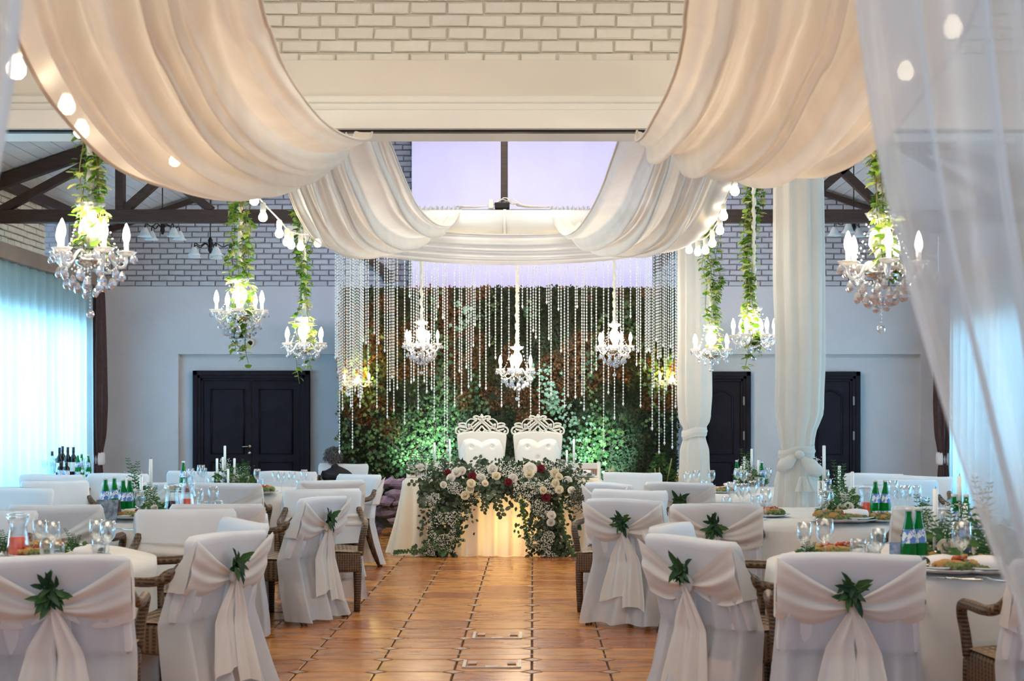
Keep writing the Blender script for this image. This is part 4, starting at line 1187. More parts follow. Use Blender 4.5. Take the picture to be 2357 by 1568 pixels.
# ------------------------------------------------------------------ moss wall
YM = 20.0
a = W(779, 660, YM); b_ = W(1562, 660, YM)
mw = thing('moss_wall', 'tall green and brown living moss wall behind the head table', 'plant wall', ((a.x + b_.x) / 2, YM, 0))
mx0, mx1, mz = a.x - mw.location.x, b_.x - mw.location.x, a.z
m = MB(); m.box((0, .1, mz / 2), (mx1 - mx0 - .04, .12, mz - .02)); m.build('backing_panel', mat('moss_backing', (.02, .03, .012), (.05, .03, .012), .95, scale=5), mw, False)
rm = random.Random(5); mm = MB()
def patch(x, z):
    n1 = noise.noise(Vector((x * 1.3, z * 1.3, 3.1))); n2 = noise.noise(Vector((x * 4.2, z * 4.2, 8.7))); n3 = noise.noise(Vector((x * .8 + 5, z * .8, 1)))
    return n1, n2, n3
for i in range(30000):
    x = rm.uniform(mx0, mx1); z = rm.uniform(0.15, mz)
    n1, n2, n3 = patch(x, z)
    if n1 + n2 * .7 > .04 and z > .9: c = (.11, .048, .014)
    elif n1 + n2 * .6 < -.18: c = (.018, .026, .009)
    elif n3 > .12: c = (.05, .045, .012)
    else: c = (.034, .044, .013)
    if z < 1.5 and n1 < .25: c = (.016, .030, .012)
    k = rm.uniform(.5, 1.6); c = (c[0] * k, c[1] * k, c[2] * k)
    y = .04 - rm.random() * (.07 + .05 * max(0, n2 * 2)); a_ = rm.uniform(0, 6.28)
    d = Vector((math.cos(a_) * .8, -.6, math.sin(a_) * .8)); L = rm.uniform(.025, .055)
    mm.leaf((x, y, z), d, Vector((rm.uniform(-.5, .5), -1, rm.uniform(-.5, .5))), L, L * .6, 'quad', .2, c)
o = mm.build('moss_tufts', M['moss'], mw); o['kind'] = 'stuff'
# trailing plants: clusters of ivy leaves along drooping vines
vines = []
for (px, y0, y1, n, kd) in ((640 + 20, 0, 0, 0, 0),): pass
def trail(px, py0, py1, wob, n, L0, cols, kind='ivy', spread=.06):
    m_ = MB(); v_ = MB(); pts = []
    N = 14; ph = rm.uniform(0, 6)
    for i in range(N):
        u = i / (N - 1); p = W(px + wob * math.sin(u * 5 + ph), py0 + (py1 - py0) * u, YM - .09) - Vector(mw.location)
        pts.append(p)
    v_.tube(pts, .004, 4); v_.build('trailing_vine', M['twig'], mw)
    for i in range(n):
        u = rm.random() * (N - 1); k = min(int(u), N - 2); p = pts[k].lerp(pts[k + 1], u - k)
        p = p + Vector((rm.gauss(0, spread), rm.uniform(-.05, .02), rm.gauss(0, spread * .6)))
        a_ = rm.uniform(0, 6.28); L = L0 * rm.uniform(.6, 1.2)
        m_.leaf(p, Vector((math.cos(a_), -.5, math.sin(a_) - .4)), Vector((rm.uniform(-.4, .4), -1, .4)), L, L, kind, .15, rm.choice(cols))
    o_ = m_.build('trailing_leaves', M['leaf'], mw); o_['kind'] = 'stuff'
GR = [(.045, .10, .035), (.08, .15, .05), (.03, .07, .02), (.11, .18, .06)]
LG = [(.22, .38, .22), (.15, .3, .15), (.30, .42, .30)]
trail(1005, 670, 1040, 12, 120, .05, GR); trail(1065, 700, 760, 8, 40, .05, LG); trail(1028, 820, 960, 10, 70, .045, GR)
trail(1100, 860, 960, 14, 60, .045, GR); trail(1262, 840, 960, 8, 90, .05, LG, spread=.07); trail(1225, 690, 740, 4, 30, .05, GR)
trail(1290, 900, 980, 20, 70, .045, LG, spread=.08); trail(1370, 720, 960, 14, 110, .045, GR); trail(1130, 680, 790, 25, 40, .04, GR)
trail(848, 760, 960, 10, 110, .05, GR, spread=.08); trail(805, 800, 1020, 10, 60, .05, GR); trail(1450, 690, 800, 10, 60, .05, GR)
trail(1500, 820, 1000, 18, 80, .05, GR, spread=.1); trail(1530, 820, 900, 8, 60, .05, GR, spread=.08); trail(1350, 980, 1060, 14, 100, .05, GR, spread=.1)
trail(1390, 960, 1070, 20, 90, .06, GR, spread=.1); trail(925, 920, 1040, 30, 150, .035, GR, spread=.2); trail(1000, 930, 1060, 30, 150, .035, GR, spread=.2)
trail(960, 960, 1080, 20, 240, .04, GR, spread=.25); trail(850, 1000, 1100, 30, 120, .05, GR, spread=.2); trail(1325, 960, 1080, 10, 120, .045, LG, spread=.14)
# leafy shrub at each foot of the wall
def shrub(px, py, d, w_, h_, n, lab, cols, L0=.07):
    c = onz(px, py, 0) if False else Vector(((px - CX) * d / FPX, d, 0))
    t = thing('shrub', lab, 'shrub', c); r_ = random.Random(int(px)); m_ = MB()
    s_ = MB()
    for k in range(7):
        a_ = r_.uniform(0, 6.28); s_.tube([(0, 0, 0), (.3 * w_ * math.cos(a_) * .5, .1 * math.sin(a_), h_ * .5), (w_ * .45 * math.cos(a_), .15 * math.sin(a_), h_ * r_.uniform(.6, .95))], .008, 5)
    s_.build('stems', M['stem'], t)
    for i in range(n):
        a_ = r_.uniform(0, 6.28); e = r_.random() ** .5; z = r_.random()
        rr_ = w_ * .5 * math.sin(PI * min(1, .25 + z * .75)) * e
        p = Vector((rr_ * math.cos(a_), rr_ * .7 * math.sin(a_), z * h_)); L = L0 * r_.uniform(.6, 1.2)
        m_.leaf(p, Vector((math.cos(a_), math.sin(a_) - .3, r_.uniform(-.5, .6))), Vector((0, -1, .6)), L, L * .6, 'lance', .2, r_.choice(cols))
    o_ = m_.build('leaves', M['leaf'], t); o_['kind'] = 'stuff'
DG = [(.03, .09, .02), (.05, .14, .03), (.02, .06, .015)]
shrub(800, 1100, 19.4, .55, .82, 420, 'low leafy shrub at the left foot of the moss wall', DG)
shrub(1520, 1100, 19.3, .62, .98, 520, 'dark leafy shrub at the right foot of the moss wall', DG, .06)
shrub(1445, 1100, 19.5, .5, .55, 260, 'low dark shrub at the foot of the wall right of the head table', DG, .06)
# stone heap by the fountain
rk = thing('rock_pile', 'heap of layered garden rocks left of the head table', 'rocks', (W(895, 0, 18.8).x, 18.8, 0))
rr = random.Random(3)
for k in range(22):
    m_ = MB(); zc = .08 + (k // 4) * .11; x_ = rr.uniform(-.35, .45) * (1 - zc * .5); y_ = rr.uniform(-.25, .15)
    m_.ball((0, 0, 0), 1, 8, 6, (rr.uniform(.10, .17), rr.uniform(.08, .13), rr.uniform(.045, .07)))
    m_.v = [(p[0] * (1 + .9 * noise.noise(Vector(p) * 14 + Vector((k, 0, 0)))), p[1], p[2] * (1 + 1.3 * noise.noise(Vector(p) * 11 + Vector((0, k, 0))))) for p in m_.v]
    m_.build('rock', M['rock'], rk, False, loc=(x_, y_, zc))
spot('rock_lamp', (W(905, 0, 18).x, 18.0, .9), (rk.location.x, 18.8, .4), 5, (.62, .45, 1.0), 60)

# ------------------------------------------------------------------ head table
s16 = FPX / 16.05
HX0, HX1 = (932 - CX) / s16, (1382 - CX) / s16
hy0, hy1 = 16.05, 16.85; hz = .80
hcx = (HX0 + HX1) / 2
ht = thing('head_table', 'long table under the ivory cloth, before the two thrones', 'table', (hcx, (hy0 + hy1) / 2, 0))
m = MB(); m.box((0, 0, hz - .03), (HX1 - HX0 - .06, .72, .03)); m.build('table_top', M['darkwood'], ht, False)
for sx in (-1, 1):
    for sy in (-1, 1):
        m = MB(); m.box((sx * ((HX1 - HX0) / 2 - .12), sy * .28, (hz - .05) / 2), (.05, .05, hz - .05)); m.build('leg', M['darkwood'], ht, False)
def rect_cloth(m, w, d, z, drop, folds, amp, flare, seed, nv=16, rc=.10, flat_n=5):
    rr = random.Random(seed); ph = [rr.uniform(0, 6.28) for _ in range(5)]
    per = []
    hw, hd_ = w / 2, d / 2
    segs = [((-hw + rc, -hd_), (hw - rc, -hd_)), ((hw, -hd_ + rc), (hw, hd_ - rc)), ((hw - rc, hd_), (-hw + rc, hd_)), ((-hw, hd_ - rc), (-hw, -hd_ + rc))]
    cents = [(hw - rc, -hd_ + rc), (hw - rc, hd_ - rc), (-hw + rc, hd_ - rc), (-hw + rc, -hd_ + rc)]
    N = int(folds * 9)
    tot = 2 * (w + d - 4 * rc) + 2 * PI * rc
    def P(s_):
        s_ = s_ % tot
        for k in range(4):
            (ax, ay), (bx, by) = segs[k]; L = math.hypot(bx - ax, by - ay)
            if s_ <= L:
                u = s_ / L; nx, ny = ((0, -1), (1, 0), (0, 1), (-1, 0))[k]
                return ax + (bx - ax) * u, ay + (by - ay) * u, nx, ny
            s_ -= L
            A = PI / 2 * rc
            if s_ <= A:
                a0 = (-PI / 2, 0, PI / 2, PI)[k] + s_ / rc; c = cents[k]
                return c[0] + rc * math.cos(a0), c[1] + rc * math.sin(a0), math.cos(a0), math.sin(a0)
            s_ -= A
        return segs[0][0][0], segs[0][0][1], 0, -1
    def fn(u, v):
        x, y, nx, ny = P(u * tot)
        if v <= .001: return Vector((x, y, z))
        a = u * folds * 2 * PI
        f = math.sin(a + 1.2 * math.sin(u * 17 + ph[0])) * .7 + .5 * math.sin(a * .43 + ph[1] + v) + .25 * math.sin(a * 2.1 + ph[2])
        off = .012 + amp * (f * .5 + .45) * (.25 + .75 * v) + flare * v * v
        return Vector((x + nx * off, y + ny * off, z - drop * v ** 1.0))
    m.grid(fn, N, nv, True)
    pts = [P(i / N * tot) for i in range(N)]
    m.add([(p[0], p[1], z) for p in pts], [tuple(range(N))])
m = MB(); rect_cloth(m, HX1 - HX0, .80, hz, hz - .012, 30, .12, .08, 2, 22)
o = m.build('tablecloth', M['headcloth'], None); o.location = (hcx, (hy0 + hy1) / 2, 0); tag(o, 'floor-length pleated ivory cloth covering the head table', 'tablecloth')

l = bpy.data.lights.new('under_table_lamp', 'POINT'); l.energy = 16; l.color = (1.0, .72, .30); l.shadow_soft_size = .1
o = bpy.data.objects.new('under_table_lamp', l); COL.objects.link(o); o.location = (hcx + .1, 16.35, .28)
# throne chairs
def scroll(m, cx, cz, r0, a0, turns, dirn, r=.008, y=0, sh=.25):
    pts = []
    n = int(14 * turns) + 4
    for i in range(n):
        u = i / (n - 1); a = a0 + dirn * turns * 2 * PI * u; rr_ = r0 * (1 - (1 - sh) * u)
        pts.append((cx + rr_ * math.cos(a), y, cz + rr_ * math.sin(a)))
    m.tube(pts, r, 6, flat=1.2)
def throne(px, lab, seed):
    c = Vector(((px - CX) * 17.3 / FPX, 17.3, 0))
    t = thing('throne_chair', lab, 'throne', c, 0, 'white throne chairs')
    m = MB()
    # tapered padded back frame
    zb, zt = .42, 1.30
    w0, w1 = .20, .285
    def outline(z): return w0 + (w1 - w0) * (z - zb) / (zt - zb)
    pts = [(-outline(zb), zb), (outline(zb), zb), (outline(1.22), 1.22)] + [(outline(1.22) * math.cos(PI * u / 12) , 1.22 + .055 * math.sin(PI * u / 12)) for u in range(1, 12)] + [(-outline(1.22), 1.22)]
    front = [(x, -.03, z) for x, z in pts]; back = [(x, .03, z) for x, z in pts]; n = len(pts)
    m.add(front + back, [tuple(range(n)), tuple(range(2 * n - 1, n - 1, -1))] + [(i, i + n, (i + 1) % n + n, (i + 1) % n) for i in range(n)])
    m.build('back_frame', M['throne'], t, False, bevel=.008)
    # heart-topped cushion
    m = MB(); cp = []
    for i in range(41):
        u = i / 40; x = -.225 + .45 * u
        cp.append((x, 1.150 + .045 * abs(math.sin(2 * PI * (u - .0))) ** .8 - (.10 * max(0, abs(u - .5) - .42) / .08)))
    def cush(u, v):
        k = min(int(u * 40), 39); zt_ = cp[k][1] + (cp[k + 1][1] - cp[k][1]) * (u * 40 - k) if k < 40 else cp[40][1]
        z = .45 + (zt_ - .45) * v; w_ = .18 + .068 * v
        x = (u - .5) * 2 * w_
        e = min(1, 8 * min(u, 1 - u)) ** .5 * min(1, 12 * (1 - v)) ** .5
        y = -.035 - .045 * e
        for bx, bz in ((-.115, 1.11), (.115, 1.11), (0, .98), (-.085, .86), (.085, .86), (0, .72)):
            y += .022 * math.exp(-((x - bx) ** 2 + (z - bz) ** 2) / .00045)
        return Vector((x, y, z))
    m.grid(cush, 56, 60); m.build('back_cushion', M['leather'], t)
    for bx, bz in ((-.115, 1.11), (.115, 1.11), (0, .98), (-.085, .86), (.085, .86)):
        m = MB(); m.ball((bx, -.064, bz), .010, 8, 6, (1, .6, 1)); m.build('button', M['leather'], t)
    # openwork crest
    m = MB()
    for s_ in (-1, 1):
        X = lambda x: s_ * x
        def line(pts_, r=.0075): m.tube(cr([(X(p[0]), 0, p[1]) for p in pts_], 26), r, 6, flat=1.3)
        line([(.275, 1.235), (.235, 1.25), (.19, 1.272), (.14, 1.30), (.09, 1.33), (.04, 1.372), (-.02, 1.415)])
        line([(.0, 1.445), (.05, 1.41), (.10, 1.365), (.14, 1.32), (.155, 1.285)])
        line([(-.03, 1.39), (.02, 1.36), (.07, 1.315), (.10, 1.275)])
        line([(.0, 1.335), (.03, 1.30), (.06, 1.275)])
        line([(.02, 1.425), (.05, 1.443), (.085, 1.44), (.09, 1.425), (.06, 1.415), (.01, 1.40)])
        line([(.16, 1.29), (.175, 1.33), (.17, 1.375), (.13, 1.41), (.085, 1.405), (.06, 1.385)])
        line([(.10, 1.30), (.125, 1.34), (.15, 1.352), (.145, 1.325), (.13, 1.33)])
        line([(.17, 1.35), (.205, 1.365), (.245, 1.36), (.255, 1.345), (.225, 1.335), (.185, 1.33)])
        line([(.165, 1.315), (.20, 1.318), (.24, 1.325), (.275, 1.315), (.292, 1.285), (.285, 1.255), (.262, 1.247), (.25, 1.262), (.258, 1.278), (.268, 1.272)])
        line([(.18, 1.285), (.215, 1.29), (.25, 1.30)])
        scroll(m, X(.042), 1.262, .028, PI / 2, 1.0, s_, .007)
        scroll(m, X(.075), 1.272, .02, PI, .6, -s_, .006)
    m.octa((0, 0, 1.452), .018, .02); m.ball((0, 0, 1.43), .015, 8, 6)
    m.build('carved_crest', M['throne'], t)
    m = MB(); m.add([(x, y, z) for y in (-.018, .018) for (x, z) in [(-.275, 1.2), (.275, 1.2), (.27, 1.24), (.2, 1.262), (.12, 1.28), (0, 1.25), (-.12, 1.28), (-.2, 1.262), (-.27, 1.24)]],
                    [tuple(range(9)), tuple(range(17, 8, -1))] + [(i, i + 9, (i + 1) % 9 + 9, (i + 1) % 9) for i in range(9)])
    m.build('crest_base', M['throne'], t, False, bevel=.005)
    m = MB(); m.box((0, -.27, .45), (.56, .54, .12)); m.build('seat_cushion', M['leather'], t, False, bevel=.03)
    m = MB(); m.box((0, -.26, .36), (.54, .5, .06)); m.build('seat_rail', M['throne'], t, False, bevel=.01)
    for sx in (-1, 1):
        for sy in (-.48, -.03):
            m = MB(); m.tube(cr([(sx * .24, sy, .35), (sx * .26, sy, .22), (sx * .23, sy, .1), (sx * .25, sy, 0)], 10), [.028] * 3 + [.024] * 3 + [.018] * 4, 8); m.build('leg', M['throne'], t)
        m = MB(); m.tube(cr([(sx * .27, -.02, .78), (sx * .30, -.2, .72), (sx * .30, -.42, .70), (sx * .29, -.46, .64), (sx * .28, -.44, .42)], 16), .022, 8); m.build('armrest', M['throne'], t)
    return t
throne(1109, 'white carved throne on the left behind the head table', 1)
throne(1238, 'white carved throne on the right behind the head table', 2)
# side chairs with brown striped backs
def banquet(px, d, lab):
    t = thing('striped_chair', lab, 'chair', ((px - CX) * d / FPX, d, 0), 0, 'cream chairs with striped backs beside the thrones')
    for sx in (-1, 1):
        m = MB(); m.tube([(sx * .235, .0, 0), (sx * .235, .0, .45), (sx * .235, .03, .93)], .022, 8); m.build('back_post', M['throne'], t)
        m = MB(); m.tube([(sx * .22, -.42, 0), (sx * .22, -.42, .44)], .022, 8); m.build('leg', M['throne'], t)
    m = MB(); m.box((0, .025, .885), (.45, .03, .07)); m.build('top_rail', M['throne'], t, False, bevel=.008)
    m = MB(); m.box((0, .02, .60), (.45, .03, .05)); m.build('lower_rail', M['throne'], t, False, bevel=.008)
    m = MB(); m.box((0, .03, .74), (.44, .012, .25)); m.build('back_panel', M['throne'], t, False)
    for k in range(17):
        m = MB(); m.box((-.20 + k * .025, .02, .74), (.013, .014, .25)); m.build('back_stripe', M['slat'], t, False)
    m = MB(); m.box((0, -.21, .45), (.47, .45, .07)); m.build('seat', M['leather'], t, False, bevel=.02)
banquet(988, 17.35, 'cream chair with brown striped back left of the thrones')
banquet(1330, 17.35, 'cream chair with brown striped back right of the thrones')

# ------------------------------------------------------------------ garland on the head table
gl = thing('floral_garland', 'long garland of white roses, gypsophila, eucalyptus and ivy cascading over the head table', 'flower garland', (hcx, 16.3, hz))
rg = random.Random(17)
dens = []
def shape_pt():
    """a random point within the garland's outline in photo coordinates with its depth"""
    while True:
        r_ = rg.random()
        if r_ < .56:
            px = rg.uniform(965, 1350); mid = 1112 - 14 * math.sin((px - 965) / 385 * PI) + (25 if px < 1010 or px > 1310 else 0)
            py = mid + rg.gauss(0, 24); 
            if py > 1165 or py < 1060: continue
            return px, py
        elif r_ < .76:
            u = rg.random(); py = 1130 + 150 * u; c = 1045 - 38 * u; px = c + rg.gauss(0, 26 - 8 * u); return px, py
        elif r_ < .97:
            u = rg.random(); py = 1130 + 152 * u; c = 1248 + 22 * u; px = c + rg.gauss(0, 30 - 6 * u); return px, py
        else:
            px = rg.uniform(1105, 1165); return px, rg.uniform(1120, 1145)
def gp(px, py, outk=1.0):
    """hugs the cloth: on the top above row 1110, hanging in front below"""
    d = 16.0 - .13 * outk - rg.random() * .08
    if py < 1110: d = 16.0 + (1110 - py) / 60 * .25 - .08 * outk
    p = W(px, py, d); p.z = max(p.z, .012)
    return p - Vector(gl.location)
m = MB(); EU = [(.06, .085, .045), (.04, .065, .03), (.085, .115, .07), (.03, .05, .02), (.11, .14, .09)]
for i in range(4000):
    px, py = shape_pt(); p = gp(px, py); a_ = rg.uniform(0, 6.28); L = rg.uniform(.03, .07)
    m.leaf(p, Vector((math.cos(a_), -.5 * rg.random() - .1, math.sin(a_) - .2)), Vector((rg.uniform(-.5, .5), -1, .5)), L, L * .62, rg.choice(['lance', 'round', 'ivy', 'lance']), .15, rg.choice(EU))
o = m.build('garland_leaves', M['leaf'], gl); o['kind'] = 'stuff'
m = MB()
for i in range(8200):
    px, py = shape_pt()
    n_ = noise.noise(Vector((px * .022, py * .022, 2)))
    if n_ < -.05: continue
    p = gp(px, py, 1.6); r_ = rg.uniform(.0038, .0075); m.octa(p, r_, r_, (.85, .82, .74))
o = m.build('gypsophila', M['petal'], gl, False); o['kind'] = 'stuff'
def rose(parent, p, r, col, name='rose', dirn=(0, -1, .3)):
    m = MB(); D = Vector(dirn).normalized(); q_ = Vector((0, 0, 1)).rotation_difference(D); rr_ = random.Random(int(p[0] * 9999) % 9973)
    for ring, (n_, rad, h, op) in enumerate(((3, .28, .75, .15), (5, .55, .62, .4), (6, .85, .45, .75), (7, 1.0, .25, 1.1))):
        for k in range(n_):
            a = 2 * PI * k / n_ + ring * .6 + rr_.uniform(-.2, .2); wd = 2 * PI / n_ * .75; vs = []
            for i in range(4):
                v = i / 3
                for j in range(4):
                    u = (j / 3 - .5) * 2
                    rad_ = r * rad * (.35 + .65 * v ** .7 + .12 * op * v * v); z = r * (h * (v * 1.1 - .25 * v * v * op) - .35 - .10 * abs(u) ** 2 * v)
                    aa = a + u * wd; vs.append(Vector(p) + q_ @ Vector((rad_ * math.cos(aa), rad_ * math.sin(aa), z)))
            k_ = rr_.uniform(.93, 1.04)
            m.add(vs, [(i * 4 + j, i * 4 + j + 1, (i + 1) * 4 + j + 1, (i + 1) * 4 + j) for i in range(3) for j in range(3)], tuple(c * k_ for c in col))
    m.ball(Vector(p) + q_ @ Vector((0, 0, -.1 * r)), r * .5, 8, 6); m.c.extend([tuple(c * .85 for c in col)] * (len(m.v) - len(m.c)))
    return m.build(name, M['petal'], parent)
WH, CR, BU = (.88, .80, .70), (.88, .74, .52), (.22, .02, .03)
for px, py, r_, c_ in ((1050, 1087, 15, WH), (1062, 1084, 13, WH), (1037, 1100, 14, WH), (1133, 1080, 15, WH), (1106, 1102, 15, WH), (1085, 1112, 13, CR), (1021, 1116, 10, WH), (1142, 1095, 13, CR), (1220, 1080, 20, WH), (1218, 1090, 15, CR),
                     (1180, 1101, 14, WH), (1082, 1126, 12, CR), (1070, 1140, 13, CR), (1117, 1112, 10, CR), (1276, 1089, 13, CR), (1305, 1108, 15, WH), (1287, 1097, 11, CR), (1287, 1127, 12, CR), (1251, 1128, 11, CR), (1315, 1128, 11, WH), (1278, 1113, 12, CR),
                     (1270, 1185, 13, WH), (1268, 1202, 12, WH)):
    rose(gl, gp(px, py, 2.2), r_ / s16 * .74, c_, 'rose', (rg.uniform(-.4, .4), -1, rg.uniform(.1, .6)))
for px, py, r_ in ((1087, 1096, 12), (1093, 1104, 10), (1170, 1110, 11), (1245, 1078, 11), (1257, 1145, 12), (1030, 1088, 9)):
    o = rose(gl, gp(px, py, 1.9), r_ / s16 * .78, BU, 'burgundy_flower')
def sprig(parent, pts, n, L, W_, kind, cols, name='sprig', droop=.2):
    C = cr(pts, 20); m = MB(); m.tube(C, .0025, 4); m.c.extend([(.14, .12, .05)] * (len(m.v)))
    for i in range(n):
        u = (i + .7) / n * 18.9; k = int(u); p = C[k].lerp(C[k + 1], u - k); T = (C[k + 1] - C[k]).normalized()
        sd = T.cross(Vector((0, -1, .2))).normalized() * (1 if i % 2 else -1)
        m.leaf(p, (T * .6 + sd).normalized(), Vector((.2, -1, .3)), L * rg.uniform(.8, 1.15), W_, kind, droop, rg.choice(cols))
    o_ = m.build(name, M['leaf'], parent); return o_
def S(*pp): return [gp(a, b_, k) for a, b_, k in pp]
sprig(gl, S((1120, 1130, 2), (1118, 1150, 2.4), (1116, 1165, 2.4), (1112, 1178, 2.2)), 11, .055, .035, 'lance', EU, 'eucalyptus_sprig')
sprig(gl, S((1130, 1130, 2), (1142, 1150, 2.4), (1148, 1170, 2.4), (1155, 1188, 2.2)), 12, .058, .042, 'round', EU, 'eucalyptus_sprig')
sprig(gl, S((1000, 1110, 2), (975, 1108, 2), (960, 1112, 2), (943, 1111, 2)), 9, .045, .035, 'round', EU, 'eucalyptus_sprig')
sprig(gl, S((990, 1130, 2), (975, 1145, 2), (970, 1155, 2), (972, 1166, 2)), 9, .045, .035, 'round', EU, 'eucalyptus_sprig')
sprig(gl, S((1120, 1080, 1), (1112, 1068, 1), (1108, 1060, 1), (1100, 1052, 1)), 7, .065, .04, 'lance', EU, 'eucalyptus_sprig')
sprig(gl, S((1270, 1075, 1), (1285, 1068, 1), (1292, 1075, 1), (1300, 1085, 1)), 9, .06, .03, 'lance', EU, 'eucalyptus_sprig')
for (a0, b0, a1, b1) in ((1318, 1125, 1345, 1175), (1322, 1125, 1332, 1178), (1315, 1130, 1320, 1170), (1330, 1120, 1356, 1170)):
    sprig(gl, S((a0, b0, 2), ((a0 + a1) / 2 + 5, (b0 + b1) / 2 - 8, 2.3), (a1, b1, 2)), 14, .075, .008, 'lance', [(.10, .13, .08), (.06, .09, .05)], 'willow_sprig', .3)
for pts in (S((1010, 1150, 1.5), (1000, 1190, 1.5), (995, 1230, 1.5), (975, 1262, 1.6), (950, 1276, 2.5)), S((1020, 1170, 1.5), (1010, 1220, 1.5), (1000, 1250, 1.5), (1020, 1277, 2.4)), S((962, 1266, 1.8), (930, 1270, 2.0), (908, 1272, 2.2)),
            S((1050, 1180, 1.5), (1055, 1230, 1.5), (1035, 1262, 1.5), (1015, 1278, 2.5)), S((1200, 1150, 1.5), (1205, 1185, 1.5), (1215, 1230, 1.5), (1225, 1262, 1.5)), S((1293, 1150, 1.5), (1295, 1200, 1.5), (1305, 1250, 1.5), (1325, 1278, 2.4)), S((1330, 1130, 1.5), (1348, 1160, 1.5), (1360, 1190, 1.5), (1358, 1215, 1.5))):
    sprig(gl, pts, max(12, int(34 * min(1, (pts[0] - pts[-1]).length / .5))), .034, .034, 'ivy', [(.05, .11, .03), (.08, .15, .04), (.03, .07, .02)], 'ivy_trail', .1)

# guest seated behind the chairs, seen from behind at the left end of the moss wall
def person():
    t = thing('person', 'grey-haired person in black jacket sitting bent over, left of the moss wall', 'person', ((788 - CX) * 18.3 / FPX, 18.3, 0))
    me = bpy.data.meshes.new('body')
    J = {'pelvis': (0, 0, .50, .15), 'waist': (.01, -.02, .64, .145), 'chest': (.03, -.06, .80, .165), 'sh': (.05, -.09, .90, .13), 'neck': (.075, -.12, .975, .055), 'nk2': (.09, -.14, 1.02, .05),
         'ls': (-.13, -.06, .87, .075), 'le': (-.22, -.10, .63, .05), 'lw': (-.12, -.30, .58, .035), 'lh': (-.07, -.36, .60, .03),
         'rs': (.21, -.10, .88, .075), 're': (.27, -.16, .64, .05), 'rw': (.16, -.34, .58, .035), 'rh': (.11, -.38, .60, .03),
         'lk': (-.12, -.40, .50, .085), 'la': (-.13, -.42, .08, .05), 'lf': (-.13, -.55, .05, .04), 'rk': (.14, -.40, .50, .085), 'ra': (.15, -.42, .08, .05), 'rf': (.15, -.55, .05, .04)}
    E = [('pelvis', 'waist'), ('waist', 'chest'), ('chest', 'sh'), ('sh', 'neck'), ('neck', 'nk2'), ('sh', 'ls'), ('ls', 'le'), ('le', 'lw'), ('lw', 'lh'), ('sh', 'rs'), ('rs', 're'), ('re', 'rw'), ('rw', 'rh'),
         ('pelvis', 'lk'), ('lk', 'la'), ('la', 'lf'), ('pelvis', 'rk'), ('rk', 'ra'), ('ra', 'rf')]
    ks = list(J); me.from_pydata([J[k][:3] for k in ks], [(ks.index(a), ks.index(b)) for a, b in E], [])
    o = bpy.data.objects.new('body', me); COL.objects.link(o); o.parent = t
    me.materials.append(M['jacket'])
    md = o.modifiers.new('skin', 'SKIN'); sv = me.skin_vertices[0].data
    for i, k in enumerate(ks): sv[i].radius = (J[k][3], J[k][3])
    sv[0].use_root = True
    o.modifiers.new('sub', 'SUBSURF').render_levels = 2
    m = MB(); c = Vector((.10, -.16, 1.10)); m.ball(c, .095, 16, 12, (.85, 1.0, 1.18))
    m.ball(c + Vector((0, -.095, -.01)), .018, 8, 6, (1, 1.2, 1.3)); 
    for sx in (-1, 1): m.ball(c + Vector((sx * .083, .005, -.01)), .022, 8, 6, (.4, .8, 1.3))
    m.build('head', M['skin'], t)
    m = MB()
    for sx in (-1, 1): m.ball(c + Vector((sx * .032, -.083, .012)), .012, 8, 6)
    m.build('eyes', M['cable'], t)
    m = MB(); m.box(c + Vector((0, -.088, -.055)), (.045, .012, .008)); m.build('mouth', M['redjuice'], t)
    m = MB(); rr_ = random.Random(2)
    m.ball(c + Vector((0, .022, .025)), .104, 16, 12, (.92, .96, 1.12))
    for k in range(900):
        a = rr_.uniform(0, 6.28); e = rr_.uniform(-.35, 1.5)
        n_ = Vector((math.cos(a) * math.cos(e), math.sin(a) * math.cos(e), math.sin(e)))
        if n_.y < -.45 and n_.z < .5: continue
        p = c + Vector((n_.x * .095, .022 + n_.y * .10, .025 + n_.z * .115))
        q1 = p + n_ * .02 + Vector((rr_.uniform(-.02, .02), rr_.uniform(-.02, .02), rr_.uniform(-.03, .01)))
        m.tube([p, q1, q1 + Vector((rr_.uniform(-.02, .02), 0, -.025))], .003, 3)
    m.build('hair', M['hair'], t)
    return t
pp = person(); pp.rotation_euler = (0, 0, R(200)); pp.scale = (.86, .86, .86)
